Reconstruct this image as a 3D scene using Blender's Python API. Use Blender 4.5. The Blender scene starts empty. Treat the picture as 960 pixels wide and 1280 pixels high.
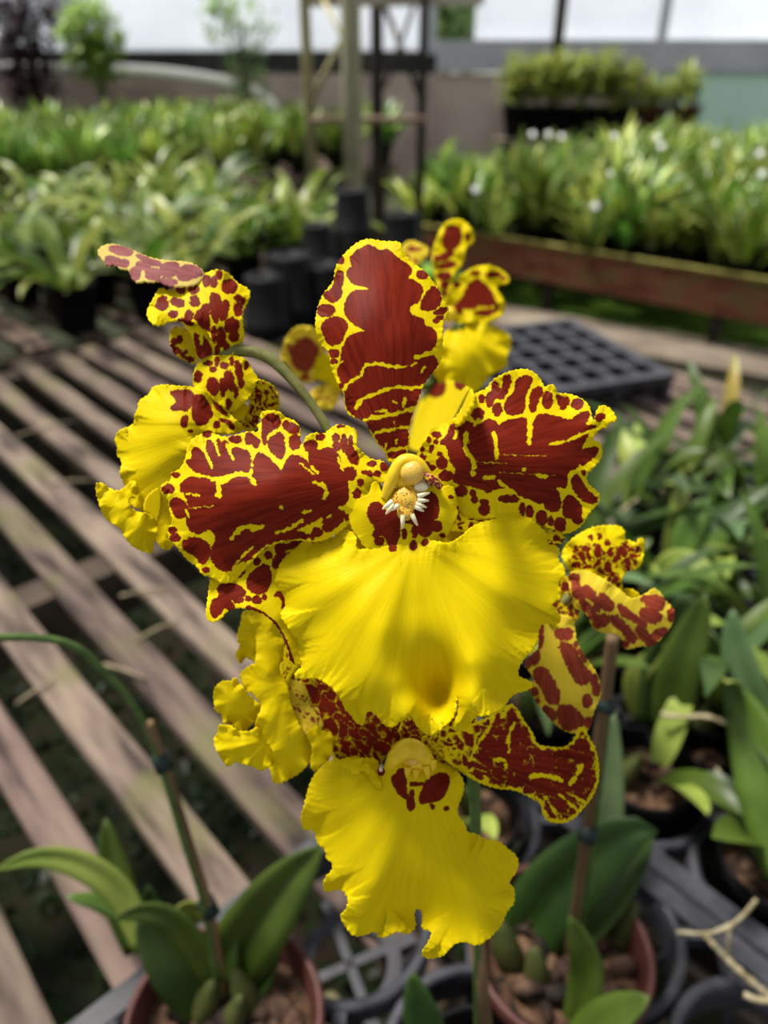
import bpy, bmesh, math, random
import numpy as np
from mathutils import Vector, geometry
random.seed(7); rng = np.random.default_rng(7)
S = bpy.context.scene
COL = S.collection
# ------------------------------------------------------------------ camera
W, H, F = 960.0, 1280.0, 924.0
CAMZ, PITCH = 1.30, math.radians(31.7)
cd = bpy.data.cameras.new('camera'); cam = bpy.data.objects.new('camera', cd); COL.objects.link(cam)
cam.location = (0, 0, CAMZ); cam.rotation_euler = (math.pi/2-PITCH, 0, 0)
cd.sensor_fit = 'VERTICAL'; cd.sensor_height = 36; cd.lens = F/H*36
cd.clip_start = 0.01; cd.clip_end = 200
cd.dof.use_dof = True; cd.dof.focus_distance = 0.152; cd.dof.aperture_fstop = 10.5
S.camera = cam
# ------------------------------------------------------------------ light
S.view_settings.view_transform = 'Standard'; S.view_settings.look = 'None'
S.view_settings.exposure = 0.0; S.view_settings.gamma = 1.0; S.view_settings.use_curve_mapping = False
wd = bpy.data.worlds.new('sky'); S.world = wd; wd.use_nodes = True
bg = wd.node_tree.nodes['Background']; bg.inputs[0].default_value = (0.93, 0.97, 1.0, 1); bg.inputs[1].default_value = 0.92
SUN = Vector((-0.36, 0.20, 0.92)).normalized()
sd = bpy.data.lights.new('sun', 'SUN'); sd.energy = 11.0; sd.angle = math.radians(13); sd.color = (1, 0.95, 0.86)
so = bpy.data.objects.new('sun', sd); COL.objects.link(so); so.rotation_euler = (-SUN).to_track_quat('-Z', 'Y').to_euler()
so.location = (0, 0, 6)
# ------------------------------------------------------------------ maths helpers
R_ = np.array([1., 0, 0]); U_ = np.array([0, math.sin(PITCH), math.cos(PITCH)]); F_ = np.array([0, math.cos(PITCH), -math.sin(PITCH)])
CAM = np.array([0, 0, CAMZ])
def P(x, y, d):
    return CAM + (F_ + R_*((x-480)/F) - U_*((y-640)/F))*d
def PA(x, y, d):
    return CAM + d[:, None]*(F_ + np.outer((x-480)/F, R_) - np.outer((y-640)/F, U_))
def on_z(x, y, z):
    r = F_ + R_*((x-480)/F) - U_*((y-640)/F); return CAM + r*((z-CAMZ)/r[2])
def on_y(x, y, Y):
    r = F_ + R_*((x-480)/F) - U_*((y-640)/F); return CAM + r*(Y/r[1])
def proj(p):
    v = np.asarray(p, float)-CAM; d = v@F_
    return 480+F*(v@R_)/d, 640-F*(v@U_)/d, d
HEAD = math.radians(42.5)
WV = np.array([math.cos(HEAD), math.sin(HEAD), 0]); UV = np.array([-math.sin(HEAD), math.cos(HEAD), 0]); ZV = np.array([0, 0, 1.])
def wu(w, u, z): return WV*w + UV*u + ZV*z
GROUND, BENCH = 0.42, 0.80
def T(ox, oy, s, pts): return [(ox+x/s, oy+y/s) for x, y in pts]
def chaikin(p, n=1, closed=True):
    p = np.asarray(p, float)
    for _ in range(n):
        if closed:
            q = np.roll(p, -1, 0); p = np.stack([.75*p+.25*q, .25*p+.75*q], 1).reshape(-1, 2)
        else:
            q = p[1:]; a = p[:-1]; m = np.stack([.75*a+.25*q, .25*a+.75*q], 1).reshape(-1, p.shape[1]); p = np.vstack([p[:1], m, p[-1:]])
    return p
def resample(p, sp, closed=True):
    p = np.asarray(p, float)
    q = np.vstack([p, p[:1]]) if closed else p
    L = np.r_[0, np.cumsum(np.linalg.norm(np.diff(q, axis=0), axis=1))]
    n = max(8, int(L[-1]/sp)); t = np.linspace(0, L[-1], n, endpoint=not closed)
    return np.stack([np.interp(t, L, q[:, k]) for k in range(q.shape[1])], 1)
def seg_dist(x, y, poly, closed=True):
    p = np.asarray(poly, float); q = np.roll(p, -1, 0) if closed else p[1:]
    if not closed: p = p[:-1]
    best = np.full(x.shape, 1e18); arg = np.zeros(x.shape, int)
    for i in range(len(p)):
        d = q[i]-p[i]; l2 = max(d@d, 1e-9)
        t = np.clip(((x-p[i, 0])*d[0]+(y-p[i, 1])*d[1])/l2, 0, 1)
        e = (x-p[i, 0]-t*d[0])**2+(y-p[i, 1]-t*d[1])**2
        m = e < best; best[m] = e[m]; arg[m] = i
    return np.sqrt(best), arg
def inside(x, y, poly):
    p = np.asarray(poly, float); q = np.roll(p, -1, 0); c = np.zeros(x.shape, bool)
    for a, b in zip(p, q):
        if a[1] == b[1]: continue
        m = ((a[1] > y) != (b[1] > y)) & (x < (b[0]-a[0])*(y-a[1])/(b[1]-a[1])+a[0]); c ^= m
    return c
def noise2(x, y, wl, seed, octs=2):
    r = np.random.default_rng(seed); o = np.zeros(x.shape)
    for k in range(octs):
        for _ in range(5):
            a = r.uniform(0, 6.283); w = wl/(1.9**k)*r.uniform(.8, 1.3)
            o += np.sin((x*math.cos(a)+y*math.sin(a))*6.283/w + r.uniform(0, 6.283))/(2.2*(1.7**k))
    return o/1.4
def tps(ctrl, x, y):
    c = np.asarray(ctrl, float)
    if len(c) == 1: return np.full(x.shape, c[0, 2])
    n = len(c); s = 100.
    X, Y, Z = c[:, 0]/s, c[:, 1]/s, c[:, 2]
    def K(r2): return np.where(r2 > 1e-12, .5*r2*np.log(np.maximum(r2, 1e-12)), 0)
    A = np.zeros((n+3, n+3)); A[:n, :n] = K((X[:, None]-X)**2+(Y[:, None]-Y)**2)+np.eye(n)*.02
    A[:n, n] = 1; A[:n, n+1] = X; A[:n, n+2] = Y; A[n:, :n] = A[:n, n:].T
    b = np.r_[Z, 0, 0, 0]; co = np.linalg.lstsq(A, b, rcond=None)[0]
    xs, ys = x/s, y/s
    o = co[n]+co[n+1]*xs+co[n+2]*ys
    for i in range(n): o = o+co[i]*K((xs-X[i])**2+(ys-Y[i])**2)
    return o
# ------------------------------------------------------------------ object helpers
def wloc(o):
    v = Vector((0, 0, 0))
    while o is not None: v = v+o.location; o = o.parent
    return np.array(v)
def obj(name, verts, faces, mat, parent=None, smooth=True, origin=None, mi=None):
    verts = np.asarray(verts, float)
    off = wloc(parent) if parent is not None else (np.asarray(origin, float) if origin is not None else np.array([verts[:, 0].mean(), verts[:, 1].mean(), verts[:, 2].min()]))
    me = bpy.data.meshes.new(name); me.from_pydata((verts-off).tolist(), [], faces)
    for m in (mat if isinstance(mat, (list, tuple)) else [mat]): me.materials.append(m)
    if smooth: me.polygons.foreach_set('use_smooth', [True]*len(me.polygons))
    if mi is not None: me.polygons.foreach_set('material_index', mi)
    me.update()
    o = bpy.data.objects.new(name, me); COL.objects.link(o)
    if parent is not None: o.parent = parent
    else: o.location = off
    return o
def empty(name, loc, label, cat, group=None):
    o = bpy.data.objects.new(name, None); COL.objects.link(o); o.location = loc; o.empty_display_size = .01
    o['label'] = label; o['category'] = cat
    if group: o['group'] = group
    return o
def tag(o, label, cat, group=None):
    o['label'] = label; o['category'] = cat
    if group: o['group'] = group
    return o
def struct(o): o['kind'] = 'structure'; return o
class MB:
    def __init__(s): s.v = []; s.f = []; s.m = []
    def add(s, v, f, m=0):
        n = len(s.v); s.v.extend([tuple(a) for a in v]); s.f.extend([tuple(i+n for i in a) for a in f]); s.m.extend([m]*len(f))
    def box(s, c, ax, hs, m=0):
        c = np.asarray(c, float); ax = [np.asarray(a, float) for a in ax]
        v = [c+ax[0]*hs[0]*i+ax[1]*hs[1]*j+ax[2]*hs[2]*k for i in (-1, 1) for j in (-1, 1) for k in (-1, 1)]
        s.add(v, [(0, 1, 3, 2), (4, 6, 7, 5), (0, 4, 5, 1), (2, 3, 7, 6), (0, 2, 6, 4), (1, 5, 7, 3)], m)
    def tube(s, pts, rad, n=10, m=0):
        pts = [np.asarray(p, float) for p in pts]; k = len(pts)
        if not hasattr(rad, '__len__'): rad = [rad]*k
        ref = None; v = []; f = []
        for i in range(k):
            t = pts[min(i+1, k-1)]-pts[max(i-1, 0)]; t = t/max(np.linalg.norm(t), 1e-12)
            if ref is None: ref = np.cross(t, [0.31, 0.2, 0.93]); ref /= np.linalg.norm(ref)
            a = ref-t*(ref@t); a /= max(np.linalg.norm(a), 1e-12); ref = a; b = np.cross(t, a)
            for j in range(n):
                th = 2*math.pi*j/n; v.append(pts[i]+(a*math.cos(th)+b*math.sin(th))*rad[i])
        for i in range(k-1):
            for j in range(n): f.append((i*n+j, i*n+(j+1) % n, (i+1)*n+(j+1) % n, (i+1)*n+j))
        f.append(tuple(range(n))[::-1]); f.append(tuple((k-1)*n+j for j in range(n)))
        s.add(v, f, m)
    def lathe(s, c, prof, n=32, m=0):
        c = np.asarray(c, float); v = []; f = []
        for r, z in prof:
            for j in range(n):
                th = 2*math.pi*j/n; v.append(c+np.array([r*math.cos(th), r*math.sin(th), z]))
        for i in range(len(prof)-1):
            for j in range(n): f.append((i*n+j, i*n+(j+1) % n, (i+1)*n+(j+1) % n, (i+1)*n+j))
        s.add(v, f, m)
    def ball(s, c, ax, n=12, m=0, bump=0, seed=0):
        c = np.asarray(c, float); v = []; f = []; r = random.Random(seed); k = n
        for i in range(n+1):
            ph = math.pi*i/n
            for j in range(k):
                th = 2*math.pi*j/k; g = 1+bump*(math.sin(3*th+seed)*math.sin(2*ph+seed*.7)+.5*math.sin(5*th*1+2*seed)*math.sin(4*ph))
                v.append(c+ax[0]*math.sin(ph)*math.cos(th)*g+ax[1]*math.sin(ph)*math.sin(th)*g+ax[2]*math.cos(ph)*g)
        for i in range(n):
            for j in range(k): f.append((i*k+j, i*k+(j+1) % k, (i+1)*k+(j+1) % k, (i+1)*k+j))
        s.add(v, f, m)
    def obj(s, name, mat, parent=None, smooth=True, origin=None):
        return obj(name, s.v, s.f, mat, parent, smooth, origin, s.m if isinstance(mat, (list, tuple)) else None)
# ------------------------------------------------------------------ materials
def newmat(name):
    m = bpy.data.materials.new(name); m.use_nodes = True; nt = m.node_tree
    b = nt.nodes['Principled BSDF']; return m, nt, b, nt.nodes['Material Output']
def nd(nt, t, **kw):
    n = nt.nodes.new(t)
    for k, v in kw.items(): setattr(n, k, v)
    return n
def ramp(nt, stops):
    r = nd(nt, 'ShaderNodeValToRGB'); e = r.color_ramp.elements
    while len(e) < len(stops): e.new(.5)
    for a, (p, c) in zip(e, stops): a.position = p; a.color = (*c, 1) if len(c) == 3 else c
    return r
def noisy(name, c1, c2, scale, rough=.7, bump=.3, dist=.002, c3=None, stretch=None, detail=6, spec=.3, objrand=0, coord='Object'):
    m, nt, b, out = newmat(name)
    tc = nd(nt, 'ShaderNodeTexCoord'); mp = nd(nt, 'ShaderNodeMapping'); nt.links.new(tc.outputs[coord], mp.inputs[0])
    if stretch: mp.inputs['Scale'].default_value = stretch[0]; mp.inputs['Rotation'].default_value = stretch[1]
    n = nd(nt, 'ShaderNodeTexNoise'); n.inputs['Scale'].default_value = scale; n.inputs['Detail'].default_value = detail; nt.links.new(mp.outputs[0], n.inputs['Vector'])
    st = [(.35, c1), (.65, c2)] if c3 is None else [(.36, c1), (.50, c2), (.65, c3)]
    r = ramp(nt, st); nt.links.new(n.outputs['Fac'], r.inputs[0]); col = r.outputs[0]
    if objrand:
        oi = nd(nt, 'ShaderNodeObjectInfo'); hs = nd(nt, 'ShaderNodeHueSaturation')
        mr = nd(nt, 'ShaderNodeMapRange'); mr.inputs[3].default_value = 1-objrand; mr.inputs[4].default_value = 1+objrand
        nt.links.new(oi.outputs['Random'], mr.inputs[0]); nt.links.new(mr.outputs[0], hs.inputs['Value']); nt.links.new(col, hs.inputs['Color'])
        mr2 = nd(nt, 'ShaderNodeMapRange'); mr2.inputs[3].default_value = .5-objrand*.06; mr2.inputs[4].default_value = .5+objrand*.06
        ml = nd(nt, 'ShaderNodeMath', operation='FRACT'); m7 = nd(nt, 'ShaderNodeMath', operation='MULTIPLY'); m7.inputs[1].default_value = 7.3
        nt.links.new(oi.outputs['Random'], m7.inputs[0]); nt.links.new(m7.outputs[0], ml.inputs[0]); nt.links.new(ml.outputs[0], mr2.inputs[0]); nt.links.new(mr2.outputs[0], hs.inputs['Hue']); col = hs.outputs[0]
    nt.links.new(col, b.inputs['Base Color']); b.inputs['Roughness'].default_value = rough; b.inputs['Specular IOR Level'].default_value = spec
    if bump:
        bp = nd(nt, 'ShaderNodeBump'); bp.inputs['Strength'].default_value = bump; bp.inputs['Distance'].default_value = dist
        nt.links.new(n.outputs['Fac'], bp.inputs['Height']); nt.links.new(bp.outputs[0], b.inputs['Normal'])
    m['nodes'] = True
    return m
def add_translucent(m, fac, tint=None):
    nt = m.node_tree; b = nt.nodes['Principled BSDF']; out = nt.nodes['Material Output']
    tr = nd(nt, 'ShaderNodeBsdfTranslucent'); mx = nd(nt, 'ShaderNodeMixShader'); mx.inputs[0].default_value = fac
    src = b.inputs['Base Color'].links
    if tint is not None: tr.inputs[0].default_value = (*tint, 1)
    elif src: nt.links.new(src[0].from_socket, tr.inputs[0])
    nt.links.new(b.outputs[0], mx.inputs[1]); nt.links.new(tr.outputs[0], mx.inputs[2]); nt.links.new(mx.outputs[0], out.inputs[0])
    return m
YEL = (0.86, 0.69, 0.003)
def petal_mat(name, red, yellow, pattern, trans=.25, vein=.35, streak=0):
    m, nt, b, out = newmat(name)
    uvn = nd(nt, 'ShaderNodeUVMap'); uvn.uv_map = 'veins'
    mp = nd(nt, 'ShaderNodeMapping'); mp.inputs['Scale'].default_value = (26, 1.2, 1); nt.links.new(uvn.outputs[0], mp.inputs[0])
    nv = nd(nt, 'ShaderNodeTexNoise'); nv.inputs['Scale'].default_value = 1; nv.inputs['Detail'].default_value = 5; nt.links.new(mp.outputs[0], nv.inputs['Vector'])
    tc = nd(nt, 'ShaderNodeTexCoord')
    nf = nd(nt, 'ShaderNodeTexNoise'); nf.inputs['Scale'].default_value = 2600; nf.inputs['Detail'].default_value = 3; nt.links.new(tc.outputs['Object'], nf.inputs['Vector'])
    # yellow with soft variation
    ym = nd(nt, 'ShaderNodeMix', data_type='RGBA'); ym.inputs['A'].default_value = (yellow[0]*.95, yellow[1]*.90, yellow[2], 1); ym.inputs['B'].default_value = (*yellow, 1)
    mr = nd(nt, 'ShaderNodeMapRange'); mr.inputs[1].default_value = .3; mr.inputs[2].default_value = .6; nt.links.new(nv.outputs['Fac'], mr.inputs[0]); nt.links.new(mr.outputs[0], ym.inputs['Factor'])
    col = ym.outputs['Result']
    if pattern:
        at = nd(nt, 'ShaderNodeAttribute'); at.attribute_name = 'red'
        a1 = nd(nt, 'ShaderNodeMath', operation='MULTIPLY_ADD'); a1.inputs[1].default_value = .22; nt.links.new(nf.outputs['Fac'], a1.inputs[0]); nt.links.new(at.outputs['Fac'], a1.inputs[2])
        sm = nd(nt, 'ShaderNodeMapRange', interpolation_type='SMOOTHSTEP'); sm.inputs[1].default_value = .56; sm.inputs[2].default_value = .67; nt.links.new(a1.outputs[0], sm.inputs[0])
        rm = nd(nt, 'ShaderNodeMix', data_type='RGBA'); rm.inputs['A'].default_value = (red[0]*.72, red[1]*.6, red[2]*.7, 1); rm.inputs['B'].default_value = (red[0]*1.25, red[1]*1.35, red[2]*1.3, 1); nt.links.new(mr.outputs[0], rm.inputs['Factor'])
        mx = nd(nt, 'ShaderNodeMix', data_type='RGBA'); nt.links.new(sm.outputs[0], mx.inputs['Factor']); nt.links.new(col, mx.inputs['A']); nt.links.new(rm.outputs['Result'], mx.inputs['B'])
        col = mx.outputs['Result']
    nt.links.new(col, b.inputs['Base Color'])
    b.inputs['Roughness'].default_value = .5; b.inputs['Specular IOR Level'].default_value = .07
    b.inputs['Sheen Weight'].default_value = 0; b.inputs['Sheen Roughness'].default_value = .4
    ad = nd(nt, 'ShaderNodeMath', operation='MULTIPLY_ADD'); ad.inputs[1].default_value = .25; nt.links.new(nf.outputs['Fac'], ad.inputs[0]); nt.links.new(nv.outputs['Fac'], ad.inputs[2])
    bp = nd(nt, 'ShaderNodeBump'); bp.inputs['Strength'].default_value = vein; bp.inputs['Distance'].default_value = .0006; nt.links.new(ad.outputs[0], bp.inputs['Height']); nt.links.new(bp.outputs[0], b.inputs['Normal'])
    tr = nd(nt, 'ShaderNodeBsdfTranslucent'); nt.links.new(col, tr.inputs[0]); nt.links.new(bp.outputs[0], tr.inputs[1])
    ms = nd(nt, 'ShaderNodeMixShader'); ms.inputs[0].default_value = trans
    nt.links.new(b.outputs[0], ms.inputs[1]); nt.links.new(tr.outputs[0], ms.inputs[2]); nt.links.new(ms.outputs[0], out.inputs[0])
    return m
M = {}
RED = (0.175, 0.0135, 0.0045)
M['petal'] = petal_mat('spotted petal', RED, YEL, True, .22, .18)
M['petal_pale'] = petal_mat('spotted petal underside', (0.28, 0.045, 0.022), (.82, .64, .04), True, .25, .2)
M['petal_sheen'] = petal_mat('petal underside with sky sheen', (.29, .085, .085), (.74, .58, .14), True, .25, .2)  # sky sheen on the sepal's back is put into this mauve colour
M['lip'] = petal_mat('yellow lip', RED, YEL, True, .28, .14)
M['column'] = noisy('column yellow', (.78, .50, .01), (.86, .62, .02), 400, .4, .15, .0002)
M['cream'] = noisy('cream callus', (.85, .74, .45), (.9, .82, .6), 500, .45, .2, .0002)
def speckle(name, base, dot, scale, thr):
    m, nt, b, out = newmat(name); tc = nd(nt, 'ShaderNodeTexCoord'); v = nd(nt, 'ShaderNodeTexVoronoi'); v.inputs['Scale'].default_value = scale
    nt.links.new(tc.outputs['Object'], v.inputs['Vector']); r = ramp(nt, [(thr, dot), (thr+.06, base)]); nt.links.new(v.outputs['Distance'], r.inputs[0])
    nt.links.new(r.outputs[0], b.inputs['Base Color']); b.inputs['Roughness'].default_value = .45; return m
M['callus'] = speckle('speckled callus', (.80, .50, .05), (.33, .06, .01), 2100, .30)
M['anther'] = speckle('speckled anther cap', (.80, .50, .07), (.50, .20, .04), 2600, .22)
M['wing'] = speckle('spotted column wing', (.75, .42, .03), (.20, .012, .006), 1300, .55)
M['stalk'] = noisy('flower stalk', (.12, .13, .03), (.20, .20, .06), 300, .45, .1, .0003)
M['stem'] = noisy('green stem', (.05, .10, .02), (.10, .17, .04), 200, .5, .1, .0003)
def leafmat(name, c1, c2, tr=.25, rnd=.25, rough=.42): return add_translucent(noisy(name, c1, c2, 30, rough, .08, .0004, spec=.4, objrand=rnd), tr)
M['leaf'] = leafmat('orchid leaf', (.055, .105, .012), (.105, .18, .024))
M['leaf_dark'] = leafmat('dark orchid leaf', (.030, .066, .012), (.055, .105, .018))
M['leaf_pale'] = leafmat('pale orchid leaf', (.20, .28, .045), (.33, .40, .08))
M['leaf_blue'] = leafmat('blue green leaf', (.075, .135, .055), (.125, .195, .08))
M['leaf_yellow'] = leafmat('yellowing leaf', (.34, .32, .06), (.40, .26, .06))
M['leaf_far'] = leafmat('far bench leaf', (.055, .115, .012), (.14, .23, .025), .3, .5, .4)
M['leaf_far2'] = leafmat('far bench pale leaf', (.20, .27, .045), (.36, .43, .10), .3, .4, .36)
M['bulb'] = noisy('pseudobulb', (.045, .06, .014), (.09, .10, .025), 60, .6, .15, .001)
M['black'] = noisy('black plastic', (.0035, .0035, .004), (.008, .008, .010), 40, .5, .1, .0005, spec=.12)
M['greyplastic'] = noisy('worn grey black plastic', (.026, .026, .034), (.06, .06, .075), 60, .5, .2, .0006, spec=.35)
M['brownpot'] = noisy('red brown plastic', (.07, .022, .019), (.115, .038, .032), 50, .45, .12, .0005)
M['soil'] = noisy('bark mix', (.012, .008, .005), (.09, .045, .025), 90, .9, .8, .004, c3=(.17, .10, .06))
M['bark'] = noisy('bark chips', (.010, .007, .006), (.035, .019, .013), 38, .85, .5, .002, c3=(.13, .075, .05), detail=3)
M['bamboo'] = noisy('bamboo stake', (.11, .065, .03), (.20, .125, .06), 60, .55, .2, .0005, stretch=((1, 1, .15), (0, 0, 0)))
M['tie'] = noisy('dark green tie', (.008, .018, .016), (.014, .03, .026), 200, .5, .1, .0003)
M['root'] = noisy('dry root', (.30, .25, .13), (.52, .45, .30), 120, .75, .3, .0006)
M['straw'] = noisy('straw', (.22, .17, .11), (.42, .34, .22), 90, .8, .2, .0006)
M['slat'] = noisy('weathered slat', (.045, .031, .027), (.150, .104, .088), 20, .85, .7, .002, c3=(.215, .160, .125), stretch=((.33, 2.4, .33), (0, 0, HEAD)), objrand=.22)
[setattr(n, 'vector_type', 'TEXTURE') for n in M['slat'].node_tree.nodes if n.type == 'MAPPING']
# mossy tint on the slats
nt = M['slat'].node_tree; b = nt.nodes['Principled BSDF']; src = b.inputs['Base Color'].links[0].from_socket
tc = nd(nt, 'ShaderNodeTexCoord'); nn = nd(nt, 'ShaderNodeTexNoise'); nn.inputs['Scale'].default_value = 13; nn.inputs['Detail'].default_value = 5; nt.links.new(tc.outputs['Object'], nn.inputs['Vector'])
rr = ramp(nt, [(.54, (0, 0, 0)), (.70, (.6, .6, .6))]); nt.links.new(nn.outputs['Fac'], rr.inputs[0])
mm = nd(nt, 'ShaderNodeMix', data_type='RGBA'); mm.inputs['B'].default_value = (.13, .135, .04, 1); nt.links.new(rr.outputs[0], mm.inputs['Factor']); nt.links.new(src, mm.inputs['A']); nt.links.new(mm.outputs['Result'], b.inputs['Base Color'])
M['beam'] = noisy('old beam', (.045, .032, .024), (.09, .065, .048), 14, .85, .4, .002)
M['board'] = noisy('red brown mossy board', (.10, .028, .014), (.17, .055, .028), 9, .75, .3, .003, c3=(.13, .09, .03), stretch=((1, 1, 3), (0, 0, 0)))
M['boardmoss'] = noisy('mossy board edge', (.12, .11, .02), (.22, .20, .05), 30, .9, .5, .003)
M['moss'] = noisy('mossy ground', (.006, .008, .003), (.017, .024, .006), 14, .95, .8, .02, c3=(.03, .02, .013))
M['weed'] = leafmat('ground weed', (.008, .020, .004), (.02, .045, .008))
M['mossgreen'] = noisy('bright moss', (.06, .14, .01), (.15, .28, .025), 10, .95, .6, .02)
M['path'] = noisy('damp concrete path', (.12, .095, .07), (.21, .17, .13), 6, .9, .3, .006)
M['concrete'] = noisy('concrete wall', (.40, .30, .26), (.56, .45, .40), 2.4, .9, .2, .01)
M['darkband'] = noisy('shade cloth band', (.02, .02, .02), (.045, .045, .042), 5, .9, .1, .01)
M['greyband'] = noisy('grey band', (.40, .41, .45), (.52, .53, .57), 2, .8, .1, .01)
M['mint'] = noisy('mint painted wall', (.58, .84, .70), (.66, .90, .78), 2, .8, .1, .01)
M['film'] = add_translucent(noisy('white film', (.80, .82, .86), (.90, .92, .95), 1.3, .6, .05, .02), .85)
M['pipe'] = noisy('white pipe', (.82, .80, .72), (.90, .88, .80), 8, .4, .05, .002)
M['post_olive'] = noisy('olive post', (.22, .195, .09), (.32, .29, .15), 12, .6, .2, .003)
M['post_pale'] = noisy('pale olive post', (.30, .28, .18), (.42, .39, .27), 12, .6, .2, .003)
M['post_dark'] = noisy('dark post', (.018, .014, .01), (.04, .03, .022), 14, .7, .2, .003)
M['rail'] = noisy('brown rail', (.17, .11, .08), (.26, .18, .13), 14, .7, .2, .003)
M['beigebeam'] = noisy('beige beam', (.42, .38, .31), (.52, .48, .40), 6, .8, .1, .003)
M['white'] = noisy('white blossom', (.8, .8, .78), (.9, .9, .88), 40, .5, .05, .001)
M['bush_green'] = leafmat('bush leaf', (.12, .24, .03), (.32, .46, .07), .4, .1)
M['bush_purple'] = leafmat('purple bush leaf', (.03, .012, .02), (.075, .035, .04), .2, .1)
M['bush_light'] = leafmat('light tree leaf', (.16, .27, .10), (.34, .46, .20), .4, .1)
M['fern'] = leafmat('shelf plant leaf', (.16, .22, .03), (.34, .38, .07), .3, .1)
M['trunk'] = noisy('trunk', (.06, .04, .03), (.12, .09, .06), 20, .9, .3, .004)

# ------------------------------------------------------------------ setting
def quad_struct(name, pts, mat):
    return struct(obj(name, pts, [(0, 1, 2, 3)], mat, smooth=False))
def slab(name, x0, x1, y0, y1, z0, z1, mat):
    m = MB(); m.box(((x0+x1)/2, (y0+y1)/2, (z0+z1)/2), (R_, [0, 1, 0], ZV), ((x1-x0)/2, (y1-y0)/2, (z1-z0)/2)); return struct(m.obj(name, mat, smooth=False))
# shade net roof, unseen, added to halve the daylight; ends early to brighten the back
nm, nt, b, out = newmat('shade net'); tp = nd(nt, 'ShaderNodeBsdfTransparent'); df = nd(nt, 'ShaderNodeBsdfDiffuse'); df.inputs[0].default_value = (.10, .10, .10, 1)
mx = nd(nt, 'ShaderNodeMixShader'); mx.inputs[0].default_value = .5; nt.links.new(tp.outputs[0], mx.inputs[1]); nt.links.new(df.outputs[0], mx.inputs[2]); nt.links.new(mx.outputs[0], out.inputs[0])
quad_struct('fill_cut_roof', [(-11, -6, 3.3), (11, -6, 3.3), (11, 3.3, 3.3), (-11, 3.3, 3.3)], nm)
nw2 = nm.copy(); nw2.name = 'dense shade net'; nw2.node_tree.nodes['Mix Shader'].inputs[0].default_value = .8
quad_struct('fill_cut_wall_near', [(-11, -6, .4), (11, -6, .4), (11, -6, 3.3), (-11, -6, 3.3)], nw2)  # unseen net walls on the open sides, added to cut the fill light
quad_struct('fill_cut_wall_west', [(-10, -6, .4), (-10, 3.3, .4), (-10, 3.3, 3.3), (-10, -6, 3.3)], nw2)
quad_struct('fill_cut_wall_east', [(10, -6, .4), (10, 3.3, .4), (10, 3.3, 3.3), (10, -6, 3.3)], nw2)
# ground, gently uneven
g = 70; gx, gy = np.meshgrid(np.linspace(-6, 8, g), np.linspace(-1.2, 7.5, g)); gz = GROUND+.015*noise2(gx.ravel(), gy.ravel(), 1.1, 3)-.02
struct(obj('floor', np.c_[gx.ravel(), gy.ravel(), gz], [(j*g+i, j*g+i+1, (j+1)*g+i+1, (j+1)*g+i) for j in range(g-1) for i in range(g-1)], M['moss']))
YW = 6.6
zt = on_y(100, 92, YW)[2]
slab('wall_left', -6.5, .95, YW, YW+.15, GROUND, zt, M['concrete'])
slab('wall_middle', .95, 2.05, YW, YW+.15, GROUND, on_y(650, 88, YW)[2], M['concrete'])
slab('wall_right', 2.05, 7.5, YW, YW+.15, GROUND, on_y(860, 82, YW)[2], M['mint'])
slab('trim_3', -6.5, .40, YW+.02, YW+.10, zt, on_y(300, 64, YW)[2], M['darkband'])
slab('trim_4', .40, 7.5, YW-.03, YW+.10, on_y(650, 88, YW)[2]-.01, on_y(760, 50, YW)[2], M['greyband'])
# film panels with posts between, an opening left of the middle
zl, zr = on_y(300, 64, YW)[2]-.02, on_y(760, 50, YW)[2]-.01
fx = [-6.5, -3.05, on_y(330, 40, YW)[0], on_y(541, 30, YW)[0]]
k = 1
for a, bb in zip(fx[:-1], fx[1:]):
    slab('window_%d' % k, a+.02, bb-.02, YW+.04, YW+.06, zl, 3.4, M['film']); k += 1
fr = [on_y(600, 30, YW)[0], on_y(703, 30, YW)[0], on_y(831, 30, YW)[0], 7.5]
for a, bb in zip(fr[:-1], fr[1:]):
    slab('window_%d' % k, a+.02, bb-.02, YW+.04, YW+.06, zr, 3.4, M['film']); k += 1
slab('trim_5', on_y(700, 30, YW-.4)[0]-.035, on_y(700, 30, YW-.4)[0]+.035, YW-.42, YW-.36, GROUND, 3.4, M['post_dark'])
slab('trim_6', fr[2]-.03, fr[2]+.03, YW, YW+.05, zr, 3.4, M['greyband'])
slab('trim_7', fx[3]-.03, fx[3]+.03, YW, YW+.05, zl, 3.4, M['greyband'])
slab('trim_8', fr[0]-.03, fr[0]+.02, YW, YW+.05, zl, 3.4, M['film'])
slab('trim_9', fx[1]-.02, fx[1]+.02, YW, YW+.05, zl, 3.4, M['greyband'])
# dark window in the far left film
mm_ = on_y(82, 20, YW-.02); slab('window_7', mm_[0]-.12, mm_[0]+.12, YW-.02, YW+.03, mm_[2]-.13, mm_[2]+.2, M['greyband'])

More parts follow.
